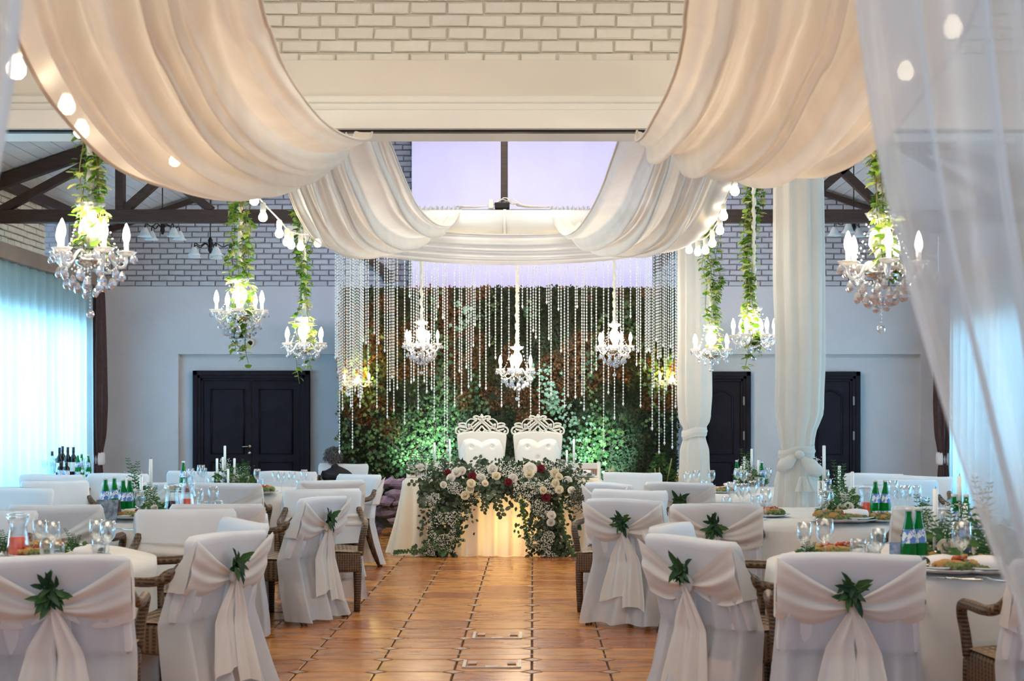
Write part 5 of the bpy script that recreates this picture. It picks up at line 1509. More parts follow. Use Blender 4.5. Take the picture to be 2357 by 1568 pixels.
# ------------------------------------------------------------------ covered wicker armchairs
# local frame: chair faces +Y, origin on the floor under the top edge of the back
ZT = .88
def back_y(z): return -.0 + (ZT - z) * .30          # the back leans: lower = further forward
def make_chair(seed, sashed=True, sprig_=True, label='x'):
    r_ = random.Random(seed)
    t = thing('covered_armchair', label, 'chair', (0, 0, -60))
    hw = .295
    # wicker body
    m = MB()
    def seat(u, v):
        x = (u - .5) * 2; y = .14 + .50 * v
        w = .27 + .02 * v
        z = .455 + .018 * math.cos(x * 1.5) - .03 * max(0, v - .8) * 5 * .5
        return Vector((x * w, y, z))
    m.grid(seat, 14, 14); m.build('seat', M['wickertop'], t)
    m = MB(); m.box((0, .39, .375), (.55, .50, .15)); m.build('seat_frame', M['wicker'], t, False, bevel=.02)
    m = MB()
    for i in range(5):
        z = .48 + i * .08; m.beam((-.24, back_y(z), z), (.24, back_y(z), z), .02, .05)
    for sx in (-1, 1): m.tube([(sx * .255, back_y(.40) + .01, .40), (sx * .255, back_y(.65), .65), (sx * .25, back_y(.84) + .0, .84)], .016, 8)
    m.build('back_frame', M['wicker'], t)
    for sx in (-1, 1):
        m = MB(); m.tube(cr([(sx * .255, .60, .40), (sx * .255, .605, .2), (sx * .25, .60, 0)], 6), [.03, .03, .028, .026, .024, .022], 8); m.build('leg', M['wicker'], t)
        m = MB(); m.tube(cr([(sx * .26, .17, .46), (sx * .262, .12, .28), (sx * .265, .05, .12), (sx * .27, -.02, 0)], 9), [.034, .033, .031, .029, .027, .026, .024, .023, .022], 8); m.build('leg', M['wicker'], t)
        m = MB()
        pts = cr([(sx * .275, back_y(.72) + .02, .735), (sx * .30, .13, .68), (sx * .315, .24, .655), (sx * .315, .42, .655), (sx * .31, .53, .645), (sx * .30, .57, .60), (sx * .285, .57, .52), (sx * .275, .56, .42)], 26)
        m.tube(pts, .024, 8, flat=1.0); m.build('armrest', M['wicker'], t)
    # cloth sleeve over the backrest (closed top, open below)
    m = MB(); zb = .47
    def sleeve(u, v):
        z = zb + (ZT - zb) * v
        a = u * 2 * PI
        ca, sa = math.cos(a), math.sin(a)
        n_ = 7.0
        x = hw * (1 - .01 * (1 - v)) * abs(ca) ** (2 / n_) * (1 if ca > 0 else -1)
        yy = .044 * abs(sa) ** (2 / 4.0) * (1 if sa > 0 else -1)
        top = 1 - max(0, (v - .94) / .06) ** 2 * .35
        return Vector((x * (1 - (1 - top) * .12) + .003 * math.sin(z * 40 + a * 3), back_y(z) + yy * top + .006 * math.sin(z * 21 + x * 14 + seed) * math.sin(x * 9 - z * 6), z + .006 * math.sin(x * 9 + seed)))
    m.grid(sleeve, 56, 18, True)
    n0 = len(m.v) - 56
    m.f.append(tuple(n0 + k for k in range(56)))
    m.build('chair_cover', M['cover'], t)
    # voile skirt hanging at the rear to the floor
    m = MB(); ph = [r_.uniform(0, 6.28) for _ in range(4)]
    def skirt(u, v):
        z = .66 + (.035 - .66) * v
        x = (u - .5) * 2
        w = hw + .004 + .045 * v
        wrap = max(0, abs(x) - .86) / .14
        fold = (.014 + .035 * v) * (math.sin(x * 9 + ph[0]) * .6 + math.sin(x * 17 + ph[1] + v) * .35)
        y = back_y(max(z, .45)) - .048 - .10 * v ** 1.2 * .6 + fold + wrap * (.10 + .05 * v)
        if z < .45: y -= (.45 - z) * .18
        return Vector((x * w * (1 - .02 * wrap) + .012 * math.sin(z * 9 + x * 4 + ph[2]) * v, y, z + .006 * math.sin(x * 11 + ph[3]) * v))
    m.grid(skirt, 64, 26); m.build('cover_skirt', M['skirt'], t)
    if sashed:
        kx, kz = r_.uniform(-.02, .02), .665
        for sx in (-1, 1):
            m = MB()
            def fan(u, v, sx=sx):
                # u: side -> knot ; v: top -> bottom
                zs = .865 - .26 * v; zk = kz + .022 - .044 * v
                e = u ** (1.0 + .55 * (1 - v) * 0 + .15)
                z = zs + (zk - zs) * e - .035 * math.sin(PI * u) * (.4 + .9 * v)
                x = sx * (hw + .006) + (kx - sx * hw) * u
                pl = math.sin(v * 11 + ph[0] + u * .8) * .7 + math.sin(v * 23 + ph[2]) * .3
                y = back_y(z) - .050 - .018 * u - .022 * pl * (1 - .55 * u) * (.4 + u) - .01 * math.sin(PI * v)
                return Vector((x, y, z))
            m.grid(fan, 22, 34)
            # wrap round the side to the front
            def side(u, v, sx=sx):
                z0 = .865 - .26 * v; z1 = .70 - .09 * v; z = z0 + (z1 - z0) * u
                return Vector((sx * (hw + .008 + .006 * math.sin(PI * u)), back_y(z) - .050 + .098 * u, z + .004 * math.sin(v * 15)))
            m.grid(side, 6, 20)
            m.build('sash_side', M['sash'], t)
        m = MB()
        def band(u, v):
            z = .70 - .09 * v - .012 * math.sin(PI * u); x = (u - .5) * 2 * (hw + .006)
            return Vector((x, back_y(z) + .050 + .008 * math.sin(v * 9 + u * 3) , z))
        m.grid(band, 24, 12); m.build('sash_front', M['sash'], t)
        m = MB(); m.ball((kx, back_y(kz) - .085, kz), .032, 14, 10, (1, .7, 1.15))
        m.v = [(p[0] + .003 * math.sin(p[2] * 200), p[1] + .004 * math.sin(p[0] * 240), p[2]) for p in m.v]
        m.build('sash_knot', M['sash'], t)
        for k, (dx, zl, wd, sw) in enumerate(((-.045, .20 + r_.uniform(-.06, .04), .20, -1), (.05, .12 + r_.uniform(-.04, .06), .17, 1))):
            m = MB(); pf = r_.uniform(0, 6)
            def tail(u, v, dx=dx, zl=zl, wd=wd, pf=pf, sw=sw):
                w = .028 + (wd - .028) * min(1, v * 1.15) ** .75
                x0 = kx + dx * min(1, v * 3) + sw * .035 * v
                x = x0 + (u - .5) * w
                z = kz - .01 - (kz - zl) * v - .03 * v * math.sin(u * 3 + pf) * .8
                f = math.sin(u * 11 + pf) * .6 + math.sin(u * 5 + pf * 2) * .5
                y = back_y(max(z, .45)) - .095 - .015 * k - .075 * v - .02 * f * min(1, .3 + v)
                return Vector((x, y, z))
            m.grid(tail, 26, 24); m.build('sash_tail', M['sash'], t)
        if sprig_:
            m = MB(); c = Vector((kx - .012, back_y(kz + .05) - .085, kz + .07))
            for i in range(34):
                a = r_.uniform(-.2, 3.4) if i < 15 else r_.uniform(3.6, 5.8)
                L = r_.uniform(.04, .10)
                dd = Vector((math.cos(a), -.35 - .5 * r_.random(), math.sin(a)))
                p = c + Vector((r_.uniform(-.022, .022), -.01 * r_.random(), r_.uniform(-.035, .03)))
                m.leaf(p, dd, Vector((r_.uniform(-.5, .5), -1, .3)), L, L * .36, 'lance', r_.uniform(0, .3), r_.choice([(.03, .085, .03), (.05, .12, .035), (.02, .06, .03)]))
            m.build('ivy_sprig', M['leaf'], t)
    return t
PA = [make_chair(s) for s in (1, 2, 3)]
PN = [make_chair(s, True, False) for s in (4, 5)]
PP = [make_chair(s, False, False) for s in (6, 7)]
protos_all = PA + PN + PP
def chair(px, py, rz, kind, label, group, dz=0.0, sc_=1.0):
    """px,py: middle of the top edge of its back in the photograph"""
    d = FPX * (CAMZ - ZT) / (py - CY)
    loc = Vector(((px - CX) * d / FPX, d, 0))
    src = {'ivy': PA, 'sash': PN, 'plain': PP}[kind]
    pr = src[chair.n % len(src)]; chair.n += 1
    return dup(pr, loc, R(rz), label, group)
chair.n = 0
# rz = 0 faces away from the camera; 90 faces left; -90 faces right; 180 faces the camera
GN, GM, GF = 'chairs around the near left table', 'chairs around the middle left table', 'chairs around the far left table'
HN, HM, HF = 'chairs around the near right table', 'chairs around the middle right table', 'chairs around the far right table'
chair(128, 1279, 9, 'ivy', 'covered chair seen from behind at the bottom left corner, ivy sprig on its knot', GN)
chair(527, 1226, 64, 'ivy', 'covered chair angled to the left, nearest the aisle, with ivy sprig and long tails', GN)
chair(563, 1198, 122, 'plain', 'covered chair peeking out just behind the angled aisle chair at near left', GN)
chair(428, 1174, 194, 'sash', 'bluish covered chair facing the camera beside the near left table, band across its back', GN)
chair(-20, 1174, 172, 'plain', 'covered chair cut by the left edge, facing the camera behind the near left table', GN)
chair(128, 1164, 3, 'sash', 'covered chair seen from behind, left of the middle left table', GM)
chair(500, 1162, 14, 'sash', 'covered chair seen from behind, right front of the middle left table', GM)
chair(745, 1144, 66, 'ivy', 'covered chair by the aisle showing wicker arms and curved legs, dark sprig on knot', GM)
chair(742, 1127, 168 + 20, 'sash', 'bluish covered chair facing the camera behind the wicker-armed aisle chair', GM)
chair(40, 1123, 176, 'plain', 'covered chair at the left edge facing the camera behind the middle left table', GM)
chair(126, 1107, 215, 'plain', 'small bluish covered chair in front of the drinks table', GM)
chair(310, 1112, -8, 'sash', 'covered chair seen from behind at the left front of the far left table', GF)
chair(521, 1113, 4, 'sash', 'covered chair seen from behind at the right front of the far left table', GF)
chair(762, 1107, 20, 'sash', 'covered chair by the aisle, third back on the left, its tail reaching the floor', GF)
chair(828, 1093, 140, 'sash', 'farthest covered chair on the left aisle with wicker arm and dark curved leg', GF)
chair(664, 1085, 178, 'plain', 'covered chair facing the camera before the right half of the double door', GF)
chair(452, 1085, 182, 'plain', 'covered chair facing the camera before the left casing of the double door', GF)
chair(272, 1090, 190, 'plain', 'covered chair beside the brown curtain facing the camera', GF)
chair(118, 1093, 200, 'plain', 'far covered chair just left in front of the drinks table bottles', GF)
chair(1957, 1275, -6, 'ivy', 'large covered chair seen from behind at lower right with dark sprig on its knot', HN)
chair(1588, 1238, -50, 'ivy', 'covered chair beside the aisle at lower right showing the wicker seat at its right', HN)
chair(1543, 1206, -114, 'ivy', 'covered chair peeking out behind the lower right aisle chair, sprig at its left', HN)
chair(2500, 1290, 4, 'sash', 'covered chair cut by the right edge behind the tulle', HN)
chair(2165, 1167, -4, 'sash', 'covered chair seen from behind on the right behind the silver candlestick', HM)
chair(1648, 1159, -4, 'ivy', 'covered chair seen from behind left of the bow-tied column, sprig on knot', HM)
chair(1437, 1150, -30, 'ivy', 'covered chair second back on the right aisle with hanging sash tails and sprig', HM)
chair(1450, 1128, -195, 'plain', 'warm lit covered chair facing the camera behind the second right aisle chair', HM)
chair(2036, 1118, 178, 'plain', 'covered chair facing the camera behind the middle right table', HM)
chair(1400, 1112, -52, 'ivy', 'small far covered chair on the right aisle next to the head table', HF)
chair(1564, 1111, -3, 'ivy', 'covered chair seen from behind at the far right table, sprig on its knot', HF)
chair(1456, 1088, 183, 'plain', 'covered chair facing the camera before the dark shrub right of the head table', HF)
chair(2012, 1090, 178, 'plain', 'far covered chair facing the camera right of the far right door', HF)
chair(2122, 1096, 150, 'plain', 'far covered chair turned sideways beside the right brown curtain', HF)
chair(2085, 1104, 190, 'plain', 'low bluish covered chair between two far chairs at right', HF)
cp_ = dup(PP[0], Vector(((788 - CX) * 18.3 / FPX, 18.42, 0)), R(180), 'covered chair under the grey-haired person by the moss wall', 'chairs by the back wall')
for pr in protos_all:
    for c_ in list(pr.children): bpy.data.objects.remove(c_)
    bpy.data.objects.remove(pr)

# ------------------------------------------------------------------ round tables
def round_table(x, y, r_, nm):
    t = thing('round_table', 'round banquet table under the cloth, ' + nm, 'table', (x, y, 0), 0, 'round banquet tables')
    m = MB(); m.lathe([(0.001, .70), (r_ - .03, .70), (r_ - .02, .725), (0.001, .725)], n=40); m.build('table_top', M['darkwood'], t, False)
    m = MB(); m.lathe([(.05, .02), (.05, .70)], n=12); m.build('pedestal', M['metal_dk'], t)
    for k in range(4):
        a = k * PI / 2 + .4; m = MB(); m.tube([(.04 * math.cos(a), .04 * math.sin(a), .10), (.35 * math.cos(a), .35 * math.sin(a), .02)], .02, 6); m.build('leg', M['metal_dk'], t)
    ph = [rng.uniform(0, 6.28) for _ in range(4)]
    m = MB()
    def fn(u, v):
        a = u * 2 * PI
        if v < .12:
            k = v / .12; return Vector((r_ * k * math.cos(a), r_ * k * math.sin(a), .75))
        w = (v - .12) / .88
        f = .5 * math.sin(a * 14 + ph[0] + .8 * math.sin(a * 3)) + .4 * math.sin(a * 9 + ph[1]) + .2 * math.sin(a * 23 + ph[2])
        rr_ = r_ + .012 * min(1, w * 6) + .035 * w * f
        return Vector((rr_ * math.cos(a), rr_ * math.sin(a), .75 - .70 * w - (.006 if w == 0 else 0)))
    m.grid(fn, 200, 20, True)
    o = m.build('tablecloth', M['tablecloth'], None); o.location = (x, y, 0)
    tag(o, 'ivory cloth over the ' + nm, 'tablecloth', 'round tablecloths')
T1, T2, T3 = (-2.80, 7.80, .88), (-2.86, 11.35, .90), (-2.80, 14.6, .88)
T4, T5, T6 = (2.06, 7.70, .89), (2.06, 11.05, .92), (2.0, 14.6, .88)
for T_, nm in ((T1, 'near left table'), (T2, 'middle left table'), (T3, 'far left table'), (T4, 'near right table'), (T5, 'middle right table'), (T6, 'far right table')):
    round_table(T_[0], T_[1], T_[2], nm)
round_table(-4.75, 11.0, .85, 'outer left table by the window')

def side_table(x0, x1, y0, y1, z, lab, tint='tablecloth'):
    cx_, cy_ = (x0 + x1) / 2, (y0 + y1) / 2
    t = thing('side_table', lab, 'table', (cx_, cy_, 0))
    m = MB(); m.box((0, 0, z - .03), (x1 - x0 - .04, y1 - y0 - .04, .03)); m.build('table_top', M['darkwood'], t, False)
    for sx in (-1, 1):
        for sy in (-1, 1):
            m = MB(); m.box((sx * ((x1 - x0) / 2 - .06), sy * ((y1 - y0) / 2 - .06), (z - .04) / 2), (.04, .04, z - .04)); m.build('leg', M['darkwood'], t, False)
    m = MB(); rect_cloth(m, x1 - x0, y1 - y0, z, z - .02, 16, .012, .02, 5, 12, .03)
    o = m.build('tablecloth', M['tablecloth'], None); o.location = (cx_, cy_, 0)
    return o
DZ = .76
q1 = onz(66, 1101, DZ); q2 = onz(234, 1101, DZ)
tag(side_table(q1.x, q2.x, q1.y, q1.y + 1.5, DZ, 'side table for the bottles by the left window'), 'bluish white cloth on the drinks table by the left window', 'tablecloth')
q3 = onz(1636, 1106, DZ); q4 = onz(1694, 1106, DZ)
tag(side_table(q3.x - .05, q4.x, 19.0, 19.9, DZ, 'small side table at the back between the two drape columns'), 'bluish cloth on the small back table between the drape columns', 'tablecloth')
# ------------------------------------------------------------------ tableware prototypes
HID = (0, 0, -70)
def P_wine(k=1.0, h=.20):
    t = thing('wine_glass', 'x', 'glass', HID)
    m = MB(); r = .036 * k
    m.lathe([(r * .9, 0), (r * .9, .002), (.006, .008), (.0042, .03), (.0042, h * .42), (r * .35, h * .45), (r * .85, h * .58), (r * 1.02, h * .72), (r * .86, h), (r * .82, h), (r * .97, h * .72), (r * .78, h * .59), (.001, h * .47)], n=18)
    m.build('bowl_and_stem', M['glass'], t); return t
def P_tumbler():
    t = thing('water_glass', 'x', 'glass', HID); m = MB()
    m.lathe([(.024, 0), (.026, .003), (.0335, .05), (.034, .085), (.030, .105), (.028, .105), (.031, .085), (.030, .05), (.022, .012), (.001, .012)], n=18); m.build('glass_body', M['glass'], t); return t
def P_flute():
    t = thing('champagne_flute', 'x', 'glass', HID); m = MB()
    m.lathe([(.026, 0), (.026, .002), (.004, .008), (.004, .08), (.014, .10), (.024, .16), (.024, .21), (.022, .21), (.022, .16), (.001, .10)], n=14); m.build('glass_body', M['glass'], t); return t
def P_bottle(mat_, h=.27, r=.034, neck=.013, lab=True, cap='cap', name='water_bottle', lm='label', cat='bottle', taper=True):
    t = thing(name, 'x', cat, HID); m = MB()
    if taper: prof = [(r * .9, 0), (r, .006), (r, h * .30), (r * .93, h * .48), (r * .62, h * .72), (neck * 1.1, h * .84), (neck, h * .95), (neck, h * .97), (.001, h * .97)]
    else: prof = [(r * .9, 0), (r, .006), (r, h * .58), (r * .92, h * .64), (neck * 1.2, h * .74), (neck, h * .78), (neck, h * .97), (.001, h * .97)]
    m.lathe(prof, n=18); m.build('bottle_glass', mat_, t)
    m = MB(); m.lathe([(neck * 1.15, h * .945), (neck * 1.2, h * 1.0), (.001, h * 1.0)], n=14) if taper else m.lathe([(neck * 1.12, h * .80), (neck * 1.1, h * 1.0), (.001, h * 1.0)], n=14)
    m.build('cap', M[cap], t)
    if lab:
        z0, z1 = (h * .44, h * .66) if taper else (h * .16, h * .48)
        m = MB()
        def fn(u, v):
            a = -PI / 2 + (u - .5) * 2.6; z = z0 + (z1 - z0) * v
            if taper: rr_ = (r * .95 + (r * .66 - r * .95) * ((z - h * .44) / (h * .28))) * 1.03
            else: rr_ = r * 1.02
            return Vector((rr_ * math.cos(a), rr_ * math.sin(a), z))
        m.grid(fn, 12, 4); m.build('paper_label', M[lm], t)
        if taper:
            m = MB()
            def fn(u, v):
                a = -PI / 2 + (u - .5) * 2.2; return Vector((r * 1.02 * math.cos(a), r * 1.02 * math.sin(a), h * .10 + h * .14 * v))
            m.grid(fn, 10, 3); m.build('back_label', M['label'], t)
    return t
def P_candle(h, r=.011, hold=None, hh=.10):
    t = thing('taper_candle' , 'x', 'candle', HID)
    z0 = 0
    if hold == 'tall':
        m = MB(); prof = [(.048, 0), (.05, .006), (.03, .014), (.012, .025)]
        z = .03
        while z < hh - .04:
            prof += [(.010, z), (.019, z + .012), (.010, z + .024)]; z += .03
        prof += [(.010, hh - .02), (.032, hh - .006), (.034, hh), (.014, hh - .002), (.014, hh + .012)]
        m.lathe(prof, n=16); o = m.build('silver_candlestick', M['silver'], t); z0 = hh
    elif hold == 'low':
        m = MB(); m.lathe([(.034, 0), (.036, .004), (.014, .012), (.014, .028), (.030, .034), (.014, .036), (.015, .05)], n=16); m.build('silver_holder', M['silver'], t); z0 = .036
    m = MB(); m.lathe([(r, z0), (r * .96, z0 + h * .99), (r * .5, z0 + h), (.001, z0 + h - .003)], n=10); m.build('candle', M['candle'], t)
    m = MB(); m.tube([(0, 0, z0 + h - .003), (.002, 0, z0 + h + .012)], .0018, 4); m.build('wick', M['wick'], t)
    return t
def P_jug(mat_, fill=.6):
    t = thing('juice_jug', 'x', 'jug', HID); m = MB(); h = .20
    m.lathe([(.058, 0), (.062, .005), (.055, .06), (.046, .12), (.042, .15), (.05, .18), (.058, h), (.055, h), (.047, .18), (.039, .15), (.05, .07), (.056, .012), (.001, .01)], n=20); m.build('jug_glass', M['glass'], t)
    m = MB(); k = fill * .15
    m.lathe([(.055, .012), (.056, .02), (.051, .06), (.051 - .007 * max(0, (k - .06) / .06), k), (.001, k)], n=18); m.build('juice', mat_, t)
    m = MB(); m.tube(cr([(.05, 0, .175), (.085, 0, .165), (.09, 0, .11), (.075, 0, .06), (.055, 0, .05)], 14), .006, 6); m.build('handle', M['glass'], t)
    m = MB(); m.lathe([(.052, h), (.055, h + .012), (.02, h + .02), (.001, h + .02)], n=16); m.build('lid', M['glass'], t)
    return t
def P_plate(napk=True):
    t = thing('dinner_plate', 'x', 'plate', HID); m = MB()
    m.lathe([(.07, 0), (.09, .004), (.135, .016), (.136, .019), (.088, .009), (.001, .008)], n=28); m.lathe([(.06, .012), (.08, .016), (.115, .028), (.116, .031), (.08, .021), (.001, .02)], n=28); m.build('china', M['china'], t)
    if napk:
        m = MB()
        def fn(u, v):
            a = u * PI * 1.6; r_ = .03 + .012 * math.sin(v * 3)
            return Vector((-.075 + .15 * v, r_ * math.cos(a) * 1.3, .045 + r_ * math.sin(a) * .8))
        m.grid(fn, 18, 10)
        def fn2(u, v): return Vector((-.08 + .15 * u, -.045 + .09 * v, .034 + .010 * math.sin(u * 6) * math.sin(v * 5)))
        m.grid(fn2, 12, 8); m.build('folded_napkin', M['napkin'], t)
    return t
def P_food(seed=1):
    t = thing('food_platter', 'x', 'food', HID); r_ = random.Random(seed); m = MB()
    m.lathe([(.08, 0), (.10, .004), (.15, .018), (.151, .021), (.10, .009), (.001, .008)], n=28); m.build('platter', M['china'], t)
    for nm, mt, n_, rad in (('salad_leaves', 'food_g', 34, .022), ('bread_piece', 'food_y', 8, .024), ('tomato_piece', 'food_r', 7, .015)):
        m = MB()
        for i in range(n_):
            a = r_.uniform(0, 6.28); q = r_.random() ** .5 * .11
            m.ball((q * math.cos(a), q * math.sin(a), .03 + .03 * r_.random() * (1 - q / .13) + (.01 if nm != 'salad_leaves' else 0)), rad * r_.uniform(.7, 1.3), 7, 5, (1.3, .9, .7))
        m.v = [(x + .006 * math.sin(y * 300), y, z + .005 * math.sin(x * 260)) for x, y, z in m.v]
        o = m.build(nm, M[mt], t)
        if nm == 'salad_leaves': o['kind'] = 'stuff'
    return t
def P_flowers(seed=1, fern=True, roses=2, h=.16, vase=True, w=.12, babys=120):
    t = thing('flower_arrangement', 'x', 'flowers', HID); r_ = random.Random(seed)
    if vase:
        m = MB(); m.lathe([(.025, 0), (.03, .01), (.026, .05), (.022, .09), (.024, .09), (.001, .01)], n=14); m.build('glass_vase', M['glass'], t)
    m = MB()
    for i in range(70):
        a = r_.uniform(0, 6.28); q = r_.random() ** .5 * w; z = .02 + h * r_.random() * (1 - q / w * .6)
        L = r_.uniform(.03, .06)
        m.leaf((q * math.cos(a), q * math.sin(a), z), (math.cos(a), math.sin(a) - .2, r_.uniform(-.2, .9)), (0, -1, .5), L, L * .5, r_.choice(['lance', 'ivy', 'round']), .2, r_.choice([(.04, .12, .03), (.07, .17, .05), (.10, .20, .05), (.03, .08, .03)]))
    o = m.build('foliage', M['leaf'], t); o['kind'] = 'stuff'
    if fern:
        for k in range(3):
            a = r_.uniform(-.6, .6) + (k - 1) * .5; L = h * r_.uniform(1.2, 1.9)
            pts = cr([(0, 0, .03), (.15 * a * L, 0, L * .5), (.5 * a * L, -.01, L)], 14); m = MB(); m.tube(pts, .0015, 3); m.c.extend([(.08, .15, .04)] * len(m.v))
            for i in range(1, 14):
                for s_ in (-1, 1):
                    l_ = .045 * (1 - i / 16) + .012
                    m.leaf(pts[i], (s_, -.1, .35), (0, -1, .2), l_, l_ * .28, 'lance', .1, (.05, .14, .04))
            m.build('fern_frond', M['leaf'], t)
    for k in range(roses):
        a = r_.uniform(0, 6.28); rose(t, (w * .6 * math.cos(a), -.02 + w * .4 * math.sin(a), h * .5 * r_.uniform(.5, 1.1)), .035, WH, 'rose', (math.cos(a) * .4, -1, .6))
    if babys:
        m = MB()
        for i in range(babys):
            a = r_.uniform(0, 6.28); q = r_.random() * w * .9; z = h * r_.uniform(.3, 1.25); m.octa((q * math.cos(a), q * math.sin(a), z), .004, .004, (.85, .84, .8))
        o = m.build('gypsophila', M['petal'], t, False); o['kind'] = 'stuff'
    return t
PR = {'wine': P_wine(1.0, .185), 'big': P_wine(1.18, .215), 'tumbler': P_tumbler(), 'flute': P_flute(),
      'green': P_bottle(M['bottle'], .27, .036, .0135), 'wineb': P_bottle(M['bottle_dk'], .33, .038, .014, True, 'cap_dk', 'wine_bottle', 'label_w', taper=False),
      'darkb': P_bottle(M['bottle_dk'], .18, .036, .015, True, 'cap_dk', 'dark_bottle', 'label', taper=False), 'clearb': P_bottle(M['bottle_cl'], .27, .040, .014, False, 'cap_dk', 'clear_bottle', taper=False),
      'jug_o': P_jug(M['orange'], .66), 'jug_w': P_jug(M['wine'], .66), 'jug_r': P_jug(M['redjuice'], .5), 'plate': P_plate(), 'food': P_food(1), 'food2': P_food(5),
      'flow': P_flowers(1), 'flow2': P_flowers(2, True, 3, .13, False, .11, 40), 'fern': P_flowers(3, True, 1, .20, False, .10, 90), 'baby': P_flowers(4, False, 0, .20, True, .07, 240)}
def cdl(h, hold=None, hh=.1):
    k = ('c', round(h, 2), hold, round(hh, 2))
    if k not in PR: PR[k] = P_candle(round(h, 2), .0125, hold, round(hh, 2))
    return PR[k]
NOUN = {'wine': 'stemmed wine glass', 'big': 'large wine goblet', 'tumbler': 'water glass', 'flute': 'champagne flute', 'green': 'green mineral water bottle', 'wineb': 'dark wine bottle', 'darkb': 'small dark bottle',
        'clearb': 'clear glass bottle', 'jug_o': 'glass jug of orange juice', 'jug_w': 'glass jug of dark juice', 'jug_r': 'glass jug of red juice', 'plate': 'white plate with folded napkin', 'food': 'platter of salad and snacks',
        'food2': 'platter of salad and snacks', 'flow': 'flower arrangement with white roses', 'flow2': 'flower arrangement with white roses', 'fern': 'flower arrangement with fern fronds', 'baby': 'vase of gypsophila', 'c': 'white taper candle'}
items = []
def put(kind, px, py, place, z=.752, sc_=1.0, rz=None, T_=None):
    pr = cdl(*kind[1:]) if isinstance(kind, tuple) else PR[kind]
    loc = onz(px, py, z)
    if T_ is not None:   # keep it on its table
        dx, dy = loc.x - T_[0], loc.y - T_[1]; q = math.hypot(dx, dy); lim = T_[2] - .09
        if q > lim: loc.x = T_[0] + dx / q * lim; loc.y = T_[1] + dy / q * lim
    o = dup(pr, loc, rng.uniform(-.4, .4) if rz is None else rz, scale=sc_)
    key = kind[0] if isinstance(kind, tuple) else kind
    hold = ''
    if key == 'c': hold = {'tall': ' on a tall silver candlestick', 'low': ' in a low silver holder', None: ''}[kind[2]]
    items.append((NOUN[key] + hold, place, loc, o))
    return o
S_ = lambda z, py: (py - CY) / (CAMZ - z)
def row(place, T_, lst):
    for e in lst:
        k, px, py = e[:3]; put(k, px, py, place, .752, e[3] if len(e) > 3 else 1.0, None, T_)
TL = {'n1': 'near left table', 'n2': 'middle left table', 'n3': 'far left table', 'n4': 'near right table', 'n5': 'middle right table', 'n6': 'far right table'}
row(TL['n1'], T1, [('jug_o', 42, 1282), ('wine', 92, 1283), ('wine', 122, 1288), ('tumbler', 108, 1296), ('tumbler', 132, 1300), ('wine', 222, 1282), ('wine', 250, 1286), ('tumbler', 236, 1292), ('wine', 272, 1290),
     ('plate', 205, 1290, .9), ('flow2', 172, 1275, .55), ('flow2', 8, 1280, .7), ('food', 78, 1282, .8), ('food2', 110, 1268, .8)])
row(TL['n2'], T2, [('green', 243, 1190), ('green', 263, 1186), ('green', 267, 1200), ('green', 291, 1198), (('c', .22, 'tall', .16), 347, 1176), (('c', .20, 'low', .1), 325, 1170), (('c', .25, None, .1), 292, 1180), (('c', .12, None, .1), 355, 1160),
     ('jug_w', 396, 1186), ('jug_o', 431, 1180), ('fern', 312, 1165, 1.1), ('flow', 340, 1180, .8), ('food', 288, 1206, .9), ('food2', 328, 1204, .7), ('plate', 256, 1213, .95), ('wine', 302, 1216), ('wine', 314, 1212),
     ('wine', 457, 1185), ('tumbler', 470, 1188), ('tumbler', 480, 1190), ('wine', 534, 1190, 1.1), ('tumbler', 553, 1192), ('tumbler', 566, 1190), ('fern', 355, 1190, .7), ('wine', 318, 1158), ('flow2', 270, 1178, .7), ('plate', 375, 1178, .8), ('tumbler', 448, 1178)])
row('outer left table', (-4.75, 11.0, .85), [('wine', 60, 1188), ('big', 90, 1186), ('tumbler', 106, 1190), ('wine', 128, 1186), ('wine', 145, 1180), ('big', 136, 1176)])
row(TL['n3'], T3, [(('c', .24, 'low', .1), 479, 1116), (('c', .29, None, .1), 486, 1112), (('c', .24, 'tall', .16), 510, 1117), (('c', .24, 'low', .1), 538, 1114), (('c', .18, None, .1), 525, 1122), ('baby', 494, 1112, 1.1), ('flow', 545, 1118, 1.0), ('fern', 575, 1117, .8), ('flow2', 560, 1120, .8),
     ('green', 422, 1128), ('jug_r', 430, 1136, .8), ('wine', 362, 1118), ('tumbler', 374, 1118), ('wine', 384, 1118), ('wine', 443, 1118), ('big', 455, 1120), ('tumbler', 485, 1124), ('wine', 634, 1130), ('wine', 648, 1134), ('wine', 672, 1132), ('tumbler', 690, 1130), ('wine', 700, 1126),
     ('food', 632, 1142, 1.1), ('plate', 655, 1150), ('food2', 410, 1132, .8), ('tumbler', 600, 1128), ('wine', 592, 1124), ('plate', 440, 1140, .8), ('tumbler', 712, 1128)])
row(TL['n4'], T4, [('wine', 1845, 1292), ('big', 1882, 1300), ('tumbler', 1975, 1300, 1.15), ('wine', 2010, 1312), ('green', 2086, 1316, 1.05), ('green', 2114, 1312, 1.05), (('c', .31, 'low', .1), 2153, 1292), (('c', .15, 'tall', .22), 2210, 1250), (('c', .20, 'low', .1), 2222, 1262),
     ('green', 2198, 1246), ('green', 2236, 1244), (('c', .04, 'tall', .14), 2253, 1262), ('jug_r', 2170, 1262), ('big', 2232, 1342, 1.05), ('flow', 2185, 1296, 1.1), ('fern', 2265, 1290, 1.2), ('fern', 2125, 1276, .9), ('food', 2195, 1328), ('food2', 2245, 1315), ('plate', 2150, 1338),
     ('plate', 2315, 1340), ('food', 1925, 1285, 1.1), ('flow2', 1862, 1290, .5), ('flow2', 2280, 1310, 1.3), ('wine', 2180, 1240), ('wine', 2165, 1244), ('flow2', 2165, 1290, 1.0), ('baby', 2190, 1246, .9), ('food2', 2160, 1300, .8), ('tumbler', 2012, 1300), ('plate', 1990, 1296, .9)])
